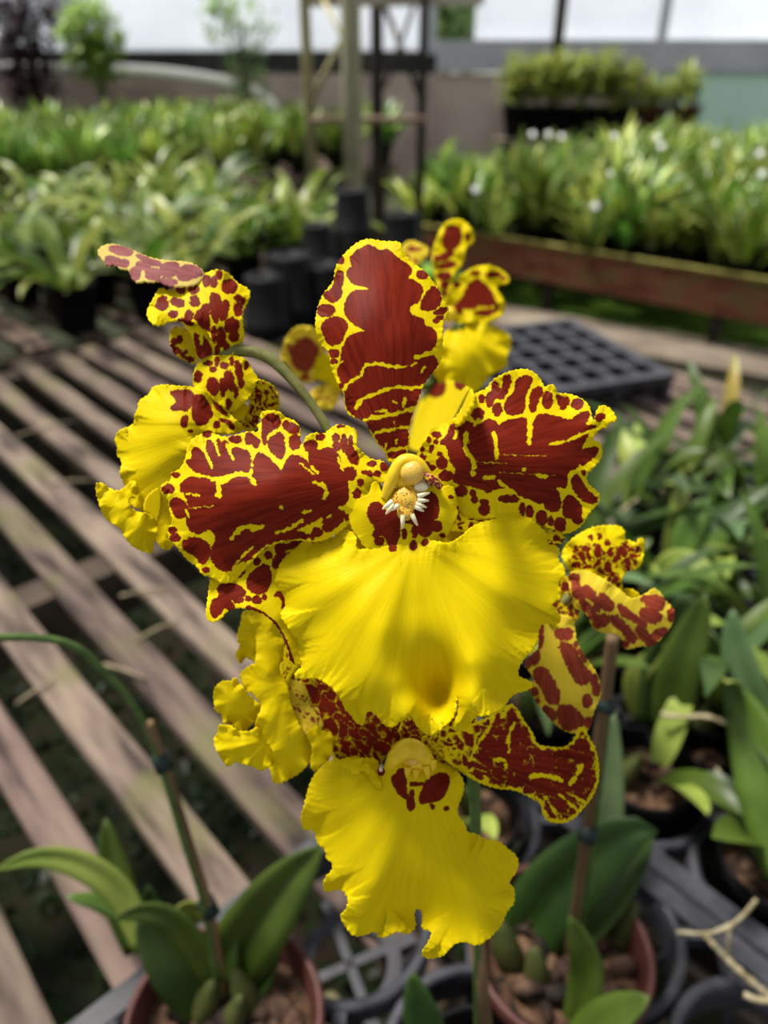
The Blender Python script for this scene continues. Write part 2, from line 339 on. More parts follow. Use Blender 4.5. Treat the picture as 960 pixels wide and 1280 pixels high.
# ------------------------------------------------------------------ slatted bench
bench = empty('slatted_bench', wu(.3, .6, BENCH-.05), 'weathered wooden slatted bench with gaps between its planks under the orchids', 'bench')
wc = [-.085, -.018, .051, .118, .189, .258, .331, .404, .47, .535, .60, .665, .73, .795, .86, .925, .99, 1.055, 1.12, 1.185, 1.238]
wc = [-.29, -.22, -.153]+wc
for i, w in enumerate(wc):
    u0, u1 = -.55, 1.50+random.uniform(-.03, .03)
    n = 26; hw = .0175+random.uniform(-.0015, .002); th = .012; v = []; f = []
    for j in range(n+1):
        u = u0+(u1-u0)*j/n; wob = .0014*math.sin(u*7+i)+random.uniform(-.0006, .0006)
        for a, c in ((-hw, -th), (-hw, -.002), (-hw+.002, 0), (hw-.002, 0), (hw, -.002), (hw, -th)): v.append(wu(w+a+wob, u, BENCH+c+.001*math.sin(u*3+i*2)))
    for j in range(n):
        for q in range(6): f.append((j*6+q, j*6+(q+1) % 6, (j+1)*6+(q+1) % 6, (j+1)*6+q))
    f += [tuple(range(6)), tuple(n*6+q for q in range(5, -1, -1))]
    obj('slat', v, f, M['slat'], bench, smooth=False)
for u in (-.3, .75, 1.45):
    m = MB(); m.box(wu(.47, u, BENCH-.012-.033), (WV, UV, ZV), (.82, .022, .032)); m.obj('crossbeam', M['beam'], bench, smooth=False)
    for w in (-.25, .5, 1.2):
        m = MB(); m.box(wu(w, u, (BENCH-.06+GROUND)/2), (WV, UV, ZV), (.025, .025, (BENCH-.06-GROUND)/2+.012)); m.obj('leg', M['beam'], bench, smooth=False)
m = MB(); m.box(wu(1.275, .475, BENCH-.035), (WV, UV, ZV), (.012, 1.025, .035)); m.obj('edge_board', M['slat'], bench, smooth=False)

# ------------------------------------------------------------------ second bench with the red brown board
BT = .68
A0, A1 = on_z(585, 290, BT), on_z(960, 350, BT)
dirb = (A1-A0)/np.linalg.norm(A1-A0); nb = np.array([-dirb[1], dirb[0], 0])
if nb@WV < 0: nb = -nb
mid = (A0+A1)/2; TA, TB = -1.05, 2.1
def onb(t, q, z): c = mid+dirb*t+nb*q; return np.array([c[0], c[1], z])
b2 = empty('planting_bench', onb(.5, 1.2, BT-.1), 'wide plant bench with a red brown mossy side board, full of upright orchids', 'bench')
m = MB(); m.box(onb((TA+TB)/2, .012, BT-.074), (dirb, nb, ZV), ((TB-TA)/2, .012, .068)); m.obj('side_board', M['board'], b2, smooth=False)
m = MB(); m.box(onb((TA+TB)/2, .012, BT-.003), (dirb, nb, ZV), ((TB-TA)/2, .016, .005)); m.obj('board_top', M['boardmoss'], b2, smooth=False)['label'] = 'mossy yellow green top edge of the board'
for q in range(14):
    m = MB(); m.box(onb((TA+TB)/2, .10+q*.2, BT-.09), (dirb, nb, ZV), ((TB-TA)/2, .04, .010)); m.obj('slat', M['beam'], b2, smooth=False)
for t in (-.95, -.22, .45, 1.2, 2.0):
    for q in (.05, 1.3, 2.6):
        m = MB(); m.box(onb(t, q, (BT-.1+GROUND-.03)/2), (dirb, nb, ZV), (.016, .016, (BT-.1-GROUND+.03)/2)); m.obj('leg', M['post_dark'], b2, smooth=False)
def strip(name, px, hw, z, th, mat):
    p, q = on_z(*px[0], z), on_z(*px[1], z); a = (q-p)/np.linalg.norm(q-p); n_ = np.cross(ZV, a); m = MB(); m.box((p+q)/2-ZV*th, (a, n_, ZV), (3.2, hw, th)); struct(m.obj(name, mat, smooth=False))
strip('trim_1', [(700, 408), (960, 452)], .15, GROUND+.008, .01, M['path'])
strip('trim_2', [(700, 372), (960, 420)], .14, GROUND+.012, .012, M['mossgreen'])
strip('trim_10', [(700, 440), (960, 490)], .05, GROUND+.012, .012, M['moss'])

# ------------------------------------------------------------------ leaves and pots
def leaf_pts(L, wd_, az, el, droop, seg=9, base=(0, 0, 0), fold=.22, twist=0.):
    base = np.asarray(base, float); p = base.copy(); e = el; v = []; f = []; ds = L/seg
    h = np.array([math.cos(az), math.sin(az), 0]); side0 = np.array([-math.sin(az), math.cos(az), 0])
    for i in range(seg+1):
        t = i/seg; w = wd_*.5*max(.04, (math.sin(math.pi*min(1, (t*.86+.14)))**.62)) if t < 1 else wd_*.02
        tan = h*math.cos(e)+ZV*math.sin(e); nor = -h*math.sin(e)+ZV*math.cos(e)
        sd_ = side0*math.cos(twist*t)+nor*math.sin(twist*t); no = np.cross(tan, sd_)
        if no@nor < 0: no = -no
        for s_ in (-1, -.5, 0, .5, 1): v.append(p+sd_*w*s_+no*abs(s_)*w*fold)
        p = p+tan*ds; e -= droop/seg*(.4+1.2*t)
    for i in range(seg):
        for q in range(4): f.append((i*5+q, i*5+q+1, (i+1)*5+q+1, (i+1)*5+q))
    return v, f
def leaf_px(parent, pts, wpx, mat, roll=0., fold=.2, name='leaf', label=None, point=1.0, seg=16):
    """a strap leaf whose midrib runs through the given (x, y, depth) points"""
    q = np.array([P(*a) for a in pts]); dep = np.mean([a[2] for a in pts]); q = chaikin(q, 3, False); q = resample(q, 1e-9+np.linalg.norm(np.diff(q, axis=0), axis=1).sum()/seg, False)
    n = len(q); v = []; f = []; hw = wpx*.5*dep/F
    for i in range(n):
        t = i/(n-1); tan = q[min(i+1, n-1)]-q[max(i-1, 0)]; tan /= np.linalg.norm(tan)
        view = CAM-q[i]; view /= np.linalg.norm(view); sd_ = np.cross(tan, view); sd_ /= np.linalg.norm(sd_); no = np.cross(sd_, tan)
        if no@view < 0: no = -no
        a = roll; sd2 = sd_*math.cos(a)+no*math.sin(a); no2 = no*math.cos(a)-sd_*math.sin(a)
        w = hw*max(.03, math.sin(math.pi*min(1., .16+.84*t**point))**.65) if i < n-1 else hw*.04
        for s_ in (-1, -.6, -.25, 0, .25, .6, 1): v.append(q[i]+sd2*w*s_+no2*abs(s_)*w*fold-no2*(w*.10 if s_ == 0 else 0))
    for i in range(n-1):
        for k_ in range(6): f.append((i*7+k_, i*7+k_+1, (i+1)*7+k_+1, (i+1)*7+k_))
    o = obj(name, v, f, mat, parent)
    so_ = o.modifiers.new('thick', 'SOLIDIFY'); so_.thickness = .0007; so_.offset = -1
    if label: o['label'] = label
    return o
def pot_mesh(c, r, h, n=36, rimw=.0035, soil=.75):
    m = MB(); m.lathe(c, [(r*.74, 0), (r*.95, h*.86), (r*1.0, h*.86), (r*1.02, h*.90), (r*1.02, h*.985), (r*.995, h), (r*.955, h), (r*.94, h*.985), (r*.90, h*.86), (r*.87, h*soil*.95)], n)
    m.add([np.asarray(c)+np.array([r*.74*math.cos(2*math.pi*j/n), r*.74*math.sin(2*math.pi*j/n), 0]) for j in range(n)], [tuple(range(n))[::-1]]); return m
def soil_mesh(c, r, z, seed):
    m = MB(); c = np.asarray(c, float); n = 20; k_ = 6; v = [c+ZV*z]; f = []; rr_ = random.Random(seed)
    for i in range(1, k_+1):
        for j in range(n):
            th = 2*math.pi*j/n; v.append(c+np.array([r*i/k_*math.cos(th), r*i/k_*math.sin(th), z+rr_.uniform(-.004, .004)]))
    for j in range(n): f.append((0, 1+j, 1+(j+1) % n))
    for i in range(k_-1):
        for j in range(n): f.append((1+i*n+j, 1+(i+1)*n+j, 1+(i+1)*n+(j+1) % n, 1+i*n+(j+1) % n))
    m.add(v, f); return m
def chips_mesh(c, r, z, seed, n=26, size=.007):
    m = MB(); rr_ = random.Random(seed)
    for k_ in range(n):
        a = rr_.uniform(0, 6.28); q = r*math.sqrt(rr_.random())*.86; d = np.array([rr_.gauss(0, 1) for _ in range(3)]); d /= np.linalg.norm(d)
        e = np.cross(d, [.3, .5, .8]); e /= np.linalg.norm(e); g_ = np.cross(d, e); s_ = size*rr_.uniform(.6, 1.5)
        m.ball(np.asarray(c)+np.array([q*math.cos(a), q*math.sin(a), z+rr_.uniform(-.001, .004)]), (d*s_, e*s_*.7, g_*s_*.45), 5, 0, .15, k_)
    return m
def make_pot(root, c, r, h, mat, seed, soil=.75, chips=26, potlabel=None):
    o = pot_mesh(c, r, h, soil=soil).obj('pot', mat, root)
    if potlabel: o['label'] = potlabel
    soil_mesh(c, r*.885, h*soil, seed).obj('potting_mix', M['soil'], root)
    if chips:
        o = chips_mesh(c, r*.85, h*soil, seed, chips, r*.17).obj('bark_chips', M['bark'], root); o['kind'] = 'stuff'
def bulb(root, c, r, h, lean=(0, 0), mat=None):
    m = MB(); c = np.asarray(c, float); a = np.array([lean[0], lean[1], 1.]); prof = [(.35, -.1), (.85, .18), (1, .4), (.8, .68), (.45, .9), (.15, 1)]
    m.tube([c+a*h*z for _, z in prof], [r*q for q, _ in prof], 12); return m.obj('pseudobulb', mat or M['bulb'], root)
def copy_tree(o, parent=None):
    c = o.copy(); COL.objects.link(c)
    if parent is not None: c.parent = parent
    for ch in o.children: copy_tree(ch, c)
    return c

# carrier trays on the near end of the bench
TZ = .862
def carrier_tray(w0, u0, nw, nu, pitch, label, rad=.041, skip=()):
    root = empty('carrier_tray', wu(w0+pitch*nw/2, u0+pitch*nu/2, BENCH), label, 'tray')
    w1, u1 = w0+pitch*nw, u0+pitch*nu
    m = MB(); z = TZ-.006
    for w in (w0, w1): m.box(wu(w, (u0+u1)/2, z), (WV, UV, ZV), (.004, (u1-u0)/2+.004, .007)); m.box(wu(w+(.004 if w == w0 else -.004), (u0+u1)/2, z+.006), (WV, UV, ZV), (.006, (u1-u0)/2, .0015))
    for u in (u0, u1): m.box(wu((w0+w1)/2, u, z), (WV, UV, ZV), ((w1-w0)/2+.004, .004, .007)); m.box(wu((w0+w1)/2, u+(.004 if u == u0 else -.004), z+.006), (WV, UV, ZV), ((w1-w0)/2, .006, .0015))
    m.obj('rim', M['greyplastic'], root, smooth=False)
    for i in range(nw):
        for j in range(nu):
            cw, cu = w0+pitch*(i+.5), u0+pitch*(j+.5); m = MB(); c = wu(cw, cu, 0)
            m.lathe(c, [(rad+.001, TZ-.026), (rad+.001, TZ-.001), (rad+.003, TZ), (rad+.0065, TZ), (rad+.0075, TZ-.002), (rad+.0075, TZ-.014)], 40); m.obj('cell_ring', M['greyplastic'], root)
            m = MB(); zb = BENCH+.006
            m.lathe(c, [(rad*.55, zb), (rad*.55, zb+.003), (rad*.75, zb+.003), (rad*.75, zb)], 32)
            for q in range(4):
                th = q*math.pi/2+.4; d = np.array([math.cos(th), math.sin(th), 0]); e = np.array([-d[1], d[0], 0])
                m.box(c+d*rad*.3+ZV*(zb+.0015), (d, e, ZV), (rad*.28, .003, .0014)); m.box(c+d*rad*.87+ZV*(zb+.0015), (d, e, ZV), (rad*.14, .004, .0014))
                d2 = (WV*math.cos(q*math.pi/2+math.pi/4)+UV*math.sin(q*math.pi/2+math.pi/4)); e2 = np.cross(ZV, d2)
                m.tube([c+d2*rad*.8+ZV*zb, c+d2*(rad+.004)+ZV*(TZ-.024)], .0035, 5)
            m.obj('cell_floor', M['greyplastic'], root, smooth=False)
            for q in range(4):
                m = MB()
                d2 = (WV*math.cos(q*math.pi/2+math.pi/4)+UV*math.sin(q*math.pi/2+math.pi/4)); e2 = np.cross(ZV, d2)
                m.box(c+d2*(rad+.005+(pitch*.707-rad-.005)/2)+ZV*(TZ-.006), (d2, e2, ZV), ((pitch*.707-rad-.005)/2, .0035, .005))
                m.obj('cell_brace', M['greyplastic'], root, smooth=False)
    return root
PT = .104
carrier_tray(-.004, -.062, 3, 3, PT, 'dark plastic carrier tray of ring cells holding the two red brown pots', .044)
carrier_tray(.318, -.10, 6, 5, .092, 'dark plastic carrier tray under the black pots of orchids on the right')
carrier_tray(-.326, -.07, 3, 3, PT, 'empty dark plastic carrier tray whose corner shows at the lower left edge')

# ------------------------------------------------------------------ petals
def ell(cx, cy, rx, ry, rot=0, n=14):
    c, s = math.cos(rot), math.sin(rot)
    return [(cx+rx*math.cos(2*math.pi*i/n)*c-ry*math.sin(2*math.pi*i/n)*s, cy+rx*math.cos(2*math.pi*i/n)*s+ry*math.sin(2*math.pi*i/n)*c) for i in range(n)]
def traced(ox, oy, s, polys, ells=(), strokes=(), rim=0, warp=1.0, seed=1, grow=1.0):
    """blotch field in pixels: >0 inside red blotches; strokes are the yellow cracks"""
    polys = [chaikin(T(ox, oy, s, p), 1) for p in polys]+[np.array(T(ox, oy, s, ell(*e))) for e in ells]
    strokes = [(chaikin(T(ox, oy, s, p), 2, False) if len(p) > 2 else np.array(T(ox, oy, s, p)), w/s) for p, w in strokes]
    def fn(x, y, de):
        xx = x+warp*(noise2(x, y, 9, seed)+.5*noise2(x, y, 4.5, seed+31)); yy = y+warp*(noise2(x, y, 9, seed+1)+.5*noise2(x, y, 4.5, seed+33)); Fv = np.full(x.shape, -20.)
        for p in polys:
            lo, hi = p.min(0)-8, p.max(0)+8; k = np.where((xx > lo[0]) & (xx < hi[0]) & (yy > lo[1]) & (yy < hi[1]))[0]
            if len(k) == 0: continue
            d, _ = seg_dist(xx[k], yy[k], p); sg = np.where(inside(xx[k], yy[k], p), d, -d); Fv[k] = np.maximum(Fv[k], sg)
        Fv = Fv+grow
        for p, w in strokes:
            lo, hi = p.min(0)-12, p.max(0)+12; k = np.where((xx > lo[0]) & (xx < hi[0]) & (yy > lo[1]) & (yy < hi[1]))[0]
            if len(k) == 0: continue
            d, _ = seg_dist(xx[k], yy[k], p, False); Fv[k] = np.minimum(Fv[k], d-w*(.80+.40*noise2(xx[k], yy[k], 14, seed+5)))
        if rim: Fv = np.minimum(Fv, de-rim*(1+.6*noise2(x, y, 12, seed+9)))
        return Fv
    return fn
def giraffe(sp, w, rim, seed, ax=(1, 0), aniso=1.6, edge=0, edgeL=10, bias=None):
    """red cells parted by yellow cracks; cracks widen towards the margin"""
    def fn(x, y, de):
        c, s = ax; u = (x*c+y*s)/aniso+3*noise2(x, y, 22, seed); v = -x*s+y*c+3*noise2(x, y, 22, seed+3)
        r = np.random.default_rng(seed); lo = np.array([u.min(), v.min()])-sp; hi = np.array([u.max(), v.max()])+sp
        gx_, gy_ = np.meshgrid(np.arange(lo[0], hi[0], sp), np.arange(lo[1], hi[1], sp)); q = np.c_[gx_.ravel(), gy_.ravel()]+r.uniform(-.42, .42, (gx_.size, 2))*sp
        f1 = np.full(x.shape, 1e9); f2 = f1.copy()
        for a, b_ in q:
            d = np.hypot(u-a, v-b_); f2 = np.minimum(f2, np.maximum(f1, d)); f1 = np.minimum(f1, d)
        val = (f2-f1)*.5-w*(1+.5*noise2(x, y, 16, seed+7))-edge*np.exp(-de/edgeL)
        if bias is not None: val = val-bias(x, y)
        if rim: val = np.minimum(val, de-rim*(1+.6*noise2(x, y, 12, seed+9)))
        return val
    return fn
def petal(name, out, base, d0, ctrl, parent, mat, pat=None, ruffle=(0, 5, 12), flute=None, sp=2.4, cren=.8, thick=.0003, label=None, smooth=1, seed=0, fine=(0, 5)):
    """one petal: outline and relief in pixels at depth d0 (ctrl = (x, y, dz), dz>0 away), triangulated inside its outline"""
    o2 = resample(chaikin(out, smooth), sp*.8)
    if cren:
        t = np.roll(o2, -1, 0)-np.roll(o2, 1, 0); t /= np.maximum(np.linalg.norm(t, axis=1)[:, None], 1e-9); nrm = np.c_[-t[:, 1], t[:, 0]]
        s_ = np.arange(len(o2))*sp*.8; o2 = o2+nrm*(cren*(np.sin(s_*6.283/7.3+seed)+.7*np.sin(s_*6.283/4.6+2*seed)))[:, None]*.6
    lo, hi = o2.min(0), o2.max(0); gx_, gy_ = np.meshgrid(np.arange(lo[0], hi[0], sp), np.arange(lo[1], hi[1], sp*.866)); gx_[1::2] += sp*.5
    x, y = gx_.ravel(), gy_.ravel(); k = inside(x, y, o2); x, y = x[k], y[k]; d, _ = seg_dist(x, y, o2); k = d > sp*.55; x, y = x[k], y[k]
    n = len(o2); pts = np.vstack([o2, np.c_[x, y]])
    vs, es, fs, *_ = geometry.delaunay_2d_cdt([Vector(p) for p in pts], [(i, (i+1) % n) for i in range(n)], [], 1, 1e-5)
    v2 = np.array([tuple(a) for a in vs]); x, y = v2[:, 0], v2[:, 1]
    de, arg = seg_dist(x, y, o2)
    dz = 1.45*tps(ctrl, x, y); r = np.hypot(x-base[0], y-base[1]); th = np.arctan2(y-base[1], x-base[0])
    rmax = r.max()
    if ruffle[0]:
        A, k_, L = ruffle; ph = arg/n*2*math.pi; wv = np.sin(k_*ph+seed)+.6*np.sin(1.73*k_*ph+1.7*seed+1)
        dz = dz+A*np.exp(-(de/L)**1.5)*wv
    if fine[0]:
        s_ = arg*sp*.8; dz = dz+fine[0]*np.exp(-(de/fine[1])**1.2)*np.sin(s_*6.283/15+2*np.sin(s_*6.283/47+seed))
    if flute is not None:
        A, k_, ph = flute; dz = dz+A*(r/rmax)**1.4*(np.sin(k_*th+ph)+.5*np.sin(2.3*k_*th+1.3*ph))
    dd = d0*(1+dz/F); V = PA(x, y, dd)
    fs = [tuple(f) for f in fs]
    ob = obj(name, V, fs, mat, parent); me = ob.data
    # the faces look at the camera side
    if len(fs):
        a, b_, c_ = V[fs[0][0]], V[fs[0][1]], V[fs[0][2]]
        if np.cross(b_-a, c_-a)@(CAM-a) < 0: me.flip_normals()
    red = np.full(len(x), 0.) if pat is None else np.clip(pat(x, y, de)/12+.5, 0, 1)
    at = me.attributes.new('red', 'FLOAT', 'POINT'); at.data.foreach_set('value', red.astype(np.float32))
    uvl = me.uv_layers.new(name='veins'); li = np.empty(len(me.loops), np.int32); me.loops.foreach_get('vertex_index', li)
    uvs = np.c_[th/1.0, r/60.]; uvl.data.foreach_set('uv', uvs[li].astype(np.float32).ravel())
    so_ = ob.modifiers.new('thickness', 'SOLIDIFY'); so_.thickness = thick*d0/.15; so_.offset = -1
    if label: ob['label'] = label
    return ob
def blob(m, cx, cy, rx, ry, rz, d, mi=0, bump=0, seed=0, n=14, rot=0):
    s = d/F; c, q = math.cos(rot), math.sin(rot); m.ball(P(cx, cy, d), ((R_*c-U_*q)*rx*s, F_*rz*s, (U_*c+R_*q)*ry*s), n, mi, bump, seed)
def ptube(m, pts, rad, d, n=10, mi=0, k=2):
    """tube through (x, y, dz px) points, radii in px"""
    q = np.array([(*P(a, b_, d*(1+z/F)), r*d/F) for (a, b_, z), r in zip(pts, rad)]); q = chaikin(q, k, False) if len(q) > 2 else q
    m.tube([a[:3] for a in q], [a[3] for a in q], n, mi)

both = lambda a, b_: (lambda x, y, de: np.minimum(a(x, y, de), b_(x, y, de)))
union = lambda a, b_: (lambda x, y, de: np.maximum(a(x, y, de), b_(x, y, de)))
# the flowering plant: its pot stands just below the frame
c0 = wu(.140, .080, BENCH+.009); PR = .040
plant = empty('flowering_orchid', c0, 'orchid spray with large yellow and red brown spotted flowers in sharp focus', 'orchid')
make_pot(plant, c0, PR, .07, M['black'], 3, chips=14)
m = MB(); top = P(590, 1120, .262); foot = c0+ZV*.03+np.array([.006, .010, 0])
m.tube([foot, foot*.5+top*.5+np.array([.001, 0, 0]), top], [.0032, .0030, .0028], 10); m.obj('stake', M['bamboo'], plant)
m = MB(); path = np.array([foot+np.array([-.006, .004, 0]), P(596, 1040, .232), P(590, 930, .212), P(560, 760, .19), P(470, 610, .172), P(436, 570, .1655)])
m.tube(chaikin(path, 3, False), .0018, 10); m.obj('flower_stalk', M['stem'], plant)
leaf_px(plant, [(548, 1330, .345), (532, 1285, .335), (522, 1245, .33), (516, 1216, .327)], 52, M['leaf_dark'], .3)
leaf_px(plant, [(600, 1390, .34), (650, 1340, .34), (700, 1300, .345)], 46, M['leaf'], -.4)
bulb(plant, c0+np.array([-.008, .012, .05]), .011, .035); bulb(plant, c0+np.array([.012, .0, .05]), .010, .03)

# ---- front flower -------------------------------------------------------
D = .150
m = MB(); C = lambda x, y, z=0: (420+x/4.8, 540+y/4.8, z)
ptube(m, [C(290, 395, 2), C(318, 330, -3), C(350, 250, -6), C(390, 180, -8), C(440, 165, -8), C(500, 190, -7), C(545, 250, -4), C(600, 300, 2)], [5, 7.5, 9, 9, 8.5, 8, 6, 3.5], D, 14)
blob(m, 420+420/4.8, 540+270/4.8, 17, 17, 14, D*(1+3/F), bump=.04)
front = m.obj('flower', M['column'], plant); front['label'] = 'largest flower, facing the viewer, with broad yellow lip'
m = MB(); blob(m, 420+458/4.8, 540+242/4.8, 15.6, 15, 12, D*(1-11/F), bump=.05, rot=.3); m.obj('anther_cap', M['anther'], front)
m = MB(); ptube(m, [C(528, 255, -8), C(575, 285, -9), C(630, 335, -6)], [4.5, 8, 4], D, 12); m.obj('column_wing', M['wing'], front)
m = MB(); blob(m, 420+425/4.8, 540+400/4.8, 17, 15, 8, D*(1-5/F), bump=.10, seed=2, n=18); blob(m, 420+420/4.8, 540+470/4.8, 11, 13, 7, D*(1-4/F), bump=.1, seed=5)
for q in range(26):
    a = random.uniform(0, 6.28); rr_ = random.uniform(.2, .95); blob(m, 420+425/4.8+math.cos(a)*14*rr_, 540+405/4.8+math.sin(a)*14*rr_, 2.6, 2.6, 3, D*(1-(11-5*rr_)/F), n=6)
m.obj('callus', M['callus'], front)
m = MB()
for a, b_ in [((345, 435), (300, 492)), ((340, 415), (280, 462)), ((490, 385), (560, 366)), ((490, 410), (556, 412)), ((480, 430), (542, 452)), ((475, 445), (525, 475)), ((402, 500), (398, 580)), ((455, 495), (488, 560)), ((375, 440), (330, 470))]:
    ptube(m, [C(*a, -12), C((a[0]+b_[0])/2, (a[1]+b_[1])/2, -13), C(*b_, -9)], [3.4, 3.0, 1.2], D, 8)
blob(m, 420+510/4.8, 540+330/4.8, 9, 7, 6, D*(1-6/F))
m.obj('callus_teeth', M['cream'], front)
claw = T(420, 540, 4.8, [(140, 640), (100, 600), (75, 520), (70, 415), (150, 395), (200, 370), (215, 300), (250, 295), (285, 390), (340, 330), (520, 320), (600, 335), (700, 312), (722, 390), (742, 470), (712, 540), (660, 640), (600, 690), (520, 720), (430, 735), (350, 730), (250, 720), (160, 690)])
patC = traced(420, 540, 4.8, [[(185, 470), (220, 415), (270, 430), (300, 480), (350, 460), (380, 400), (480, 400), (545, 370), (590, 360), (615, 420), (620, 500), (580, 530), (575, 620), (510, 630), (490, 570), (440, 540), (390, 550), (380, 640), (340, 700), (320, 690), (290, 620), (240, 610), (230, 560), (200, 530)]],
    [(260, 655, 30, 25), (340, 700, 22, 18), (465, 680, 20, 28), (535, 660, 18, 18), (468, 600, 24, 34), (405, 610, 18, 32), (605, 565, 30, 32), (640, 620, 16, 12), (240, 615, 20, 20), (690, 390, 14, 8), (735, 455, 10, 10), (730, 590, 10, 12)], [([(390, 560), (395, 640)], 5), ([(440, 560), (450, 620)], 9)], warp=.6)
petal('lip_claw', claw, (508, 640), D, [(508, 620, 4), (436, 640, 12), (577, 630, 12), (508, 668, 0), (508, 690, 5), (455, 685, 8), (570, 680, 8), (458, 640, -3), (556, 640, -3), (440, 605, 6), (575, 608, 6), (470, 610, 4), (545, 610, 4)], front, M['lip'], patC, sp=1.4, cren=.3, ruffle=(1.2, 9, 6))
lip = T(330, 620, 2.4, [(400, 115), (370, 130), (335, 145), (305, 158), (285, 160), (274, 150), (280, 118), (262, 105), (235, 95), (212, 98), (216, 122), (182, 128), (160, 146), (120, 130), (95, 155), (62, 180), (40, 215), (30, 260), (31, 300), (57, 318), (46, 360), (68, 390), (85, 420), (102, 430), (104, 480), (116, 510), (90, 530), (93, 552), (150, 545), (190, 565), (215, 590), (235, 620), (242, 642), (258, 655), (275, 682), (302, 692), (308, 640), (340, 660), (360, 690), (390, 697), (410, 675), (440, 653), (455, 690), (490, 720), (520, 712), (545, 688), (572, 660), (580, 588), (583, 650), (557, 695), (578, 708), (610, 702), (632, 660), (680, 662), (720, 637), (745, 595), (800, 582), (810, 560), (785, 549), (760, 540), (770, 500), (822, 450), (826, 390), (855, 380), (870, 392), (893, 375), (886, 350), (860, 325), (892, 310), (895, 285), (880, 260), (907, 240), (902, 210), (880, 190), (892, 165), (870, 140), (850, 110), (810, 75), (780, 50), (740, 36), (700, 45), (690, 70), (660, 75), (620, 92), (590, 122), (555, 142), (520, 135), (490, 130), (450, 125)])
Lp = lambda x, y, z: (330+x/2.4, 620+y/2.4, z)
lipctrl = [Lp(450, 150, -3), Lp(450, 220, -6), Lp(460, 330, -8), Lp(490, 450, -3), Lp(530, 560, 34), Lp(528, 600, 42), Lp(450, 630, -16), Lp(400, 560, -22), Lp(585, 600, -10), Lp(350, 400, -20), Lp(620, 620, -20), Lp(620, 500, -24), Lp(620, 380, -18),
    Lp(560, 690, -4), Lp(300, 640, 2), Lp(120, 530, 14), Lp(100, 400, 14), Lp(45, 280, 20), Lp(120, 160, 26), Lp(230, 110, 20), Lp(250, 260, -8), Lp(220, 420, -4), Lp(300, 200, 4),
    Lp(600, 170, 0), Lp(700, 150, 10), Lp(760, 60, 24), Lp(880, 200, 24), Lp(880, 350, 18), Lp(720, 260, -4), Lp(760, 420, 2), Lp(790, 560, 6), Lp(700, 620, -2), Lp(370, 680, -8), Lp(480, 710, -6)]
petal('lip', lip, Lp(455, 130, 0)[:2], D, lipctrl, front, M['lip'], (lambda a, b_: (lambda x, y, de: np.maximum(a(x, y, de), b_(x, y, de))))(patC, traced(330, 620, 2.4, [], [(447, 150, 9, 13), (385, 158, 10, 8), (482, 140, 9, 9)], warp=.4)), ruffle=(8, 11, 20), flute=(7, 8, 1.0), sp=2.0, seed=2, fine=(1.6, 6), label='broad plain yellow lip with a ruffled edge')
dors = T(380, 290, 4.265, [(440, 1225), (436, 1180), (400, 1140), (375, 1105), (350, 1060), (335, 1020), (300, 1000), (265, 990), (230, 970), (215, 930), (213, 860), (190, 830), (165, 780), (145, 730), (138, 680), (125, 630), (85, 605), (68, 560), (58, 500), (63, 440), (75, 390), (100, 330), (130, 295), (160, 255), (163, 200), (180, 160), (210, 120), (250, 80), (290, 50), (340, 34), (390, 42), (420, 48), (470, 48), (517, 52), (525, 100), (555, 130), (575, 165), (610, 183), (650, 213), (690, 265), (720, 310), (745, 360), (770, 400), (778, 440), (750, 467), (742, 500), (742, 560), (738, 620), (735, 680), (710, 720), (670, 770), (635, 820), (615, 880), (590, 940), (570, 1000), (560, 1050), (567, 1090), (555, 1150), (552, 1210), (500, 1235)])
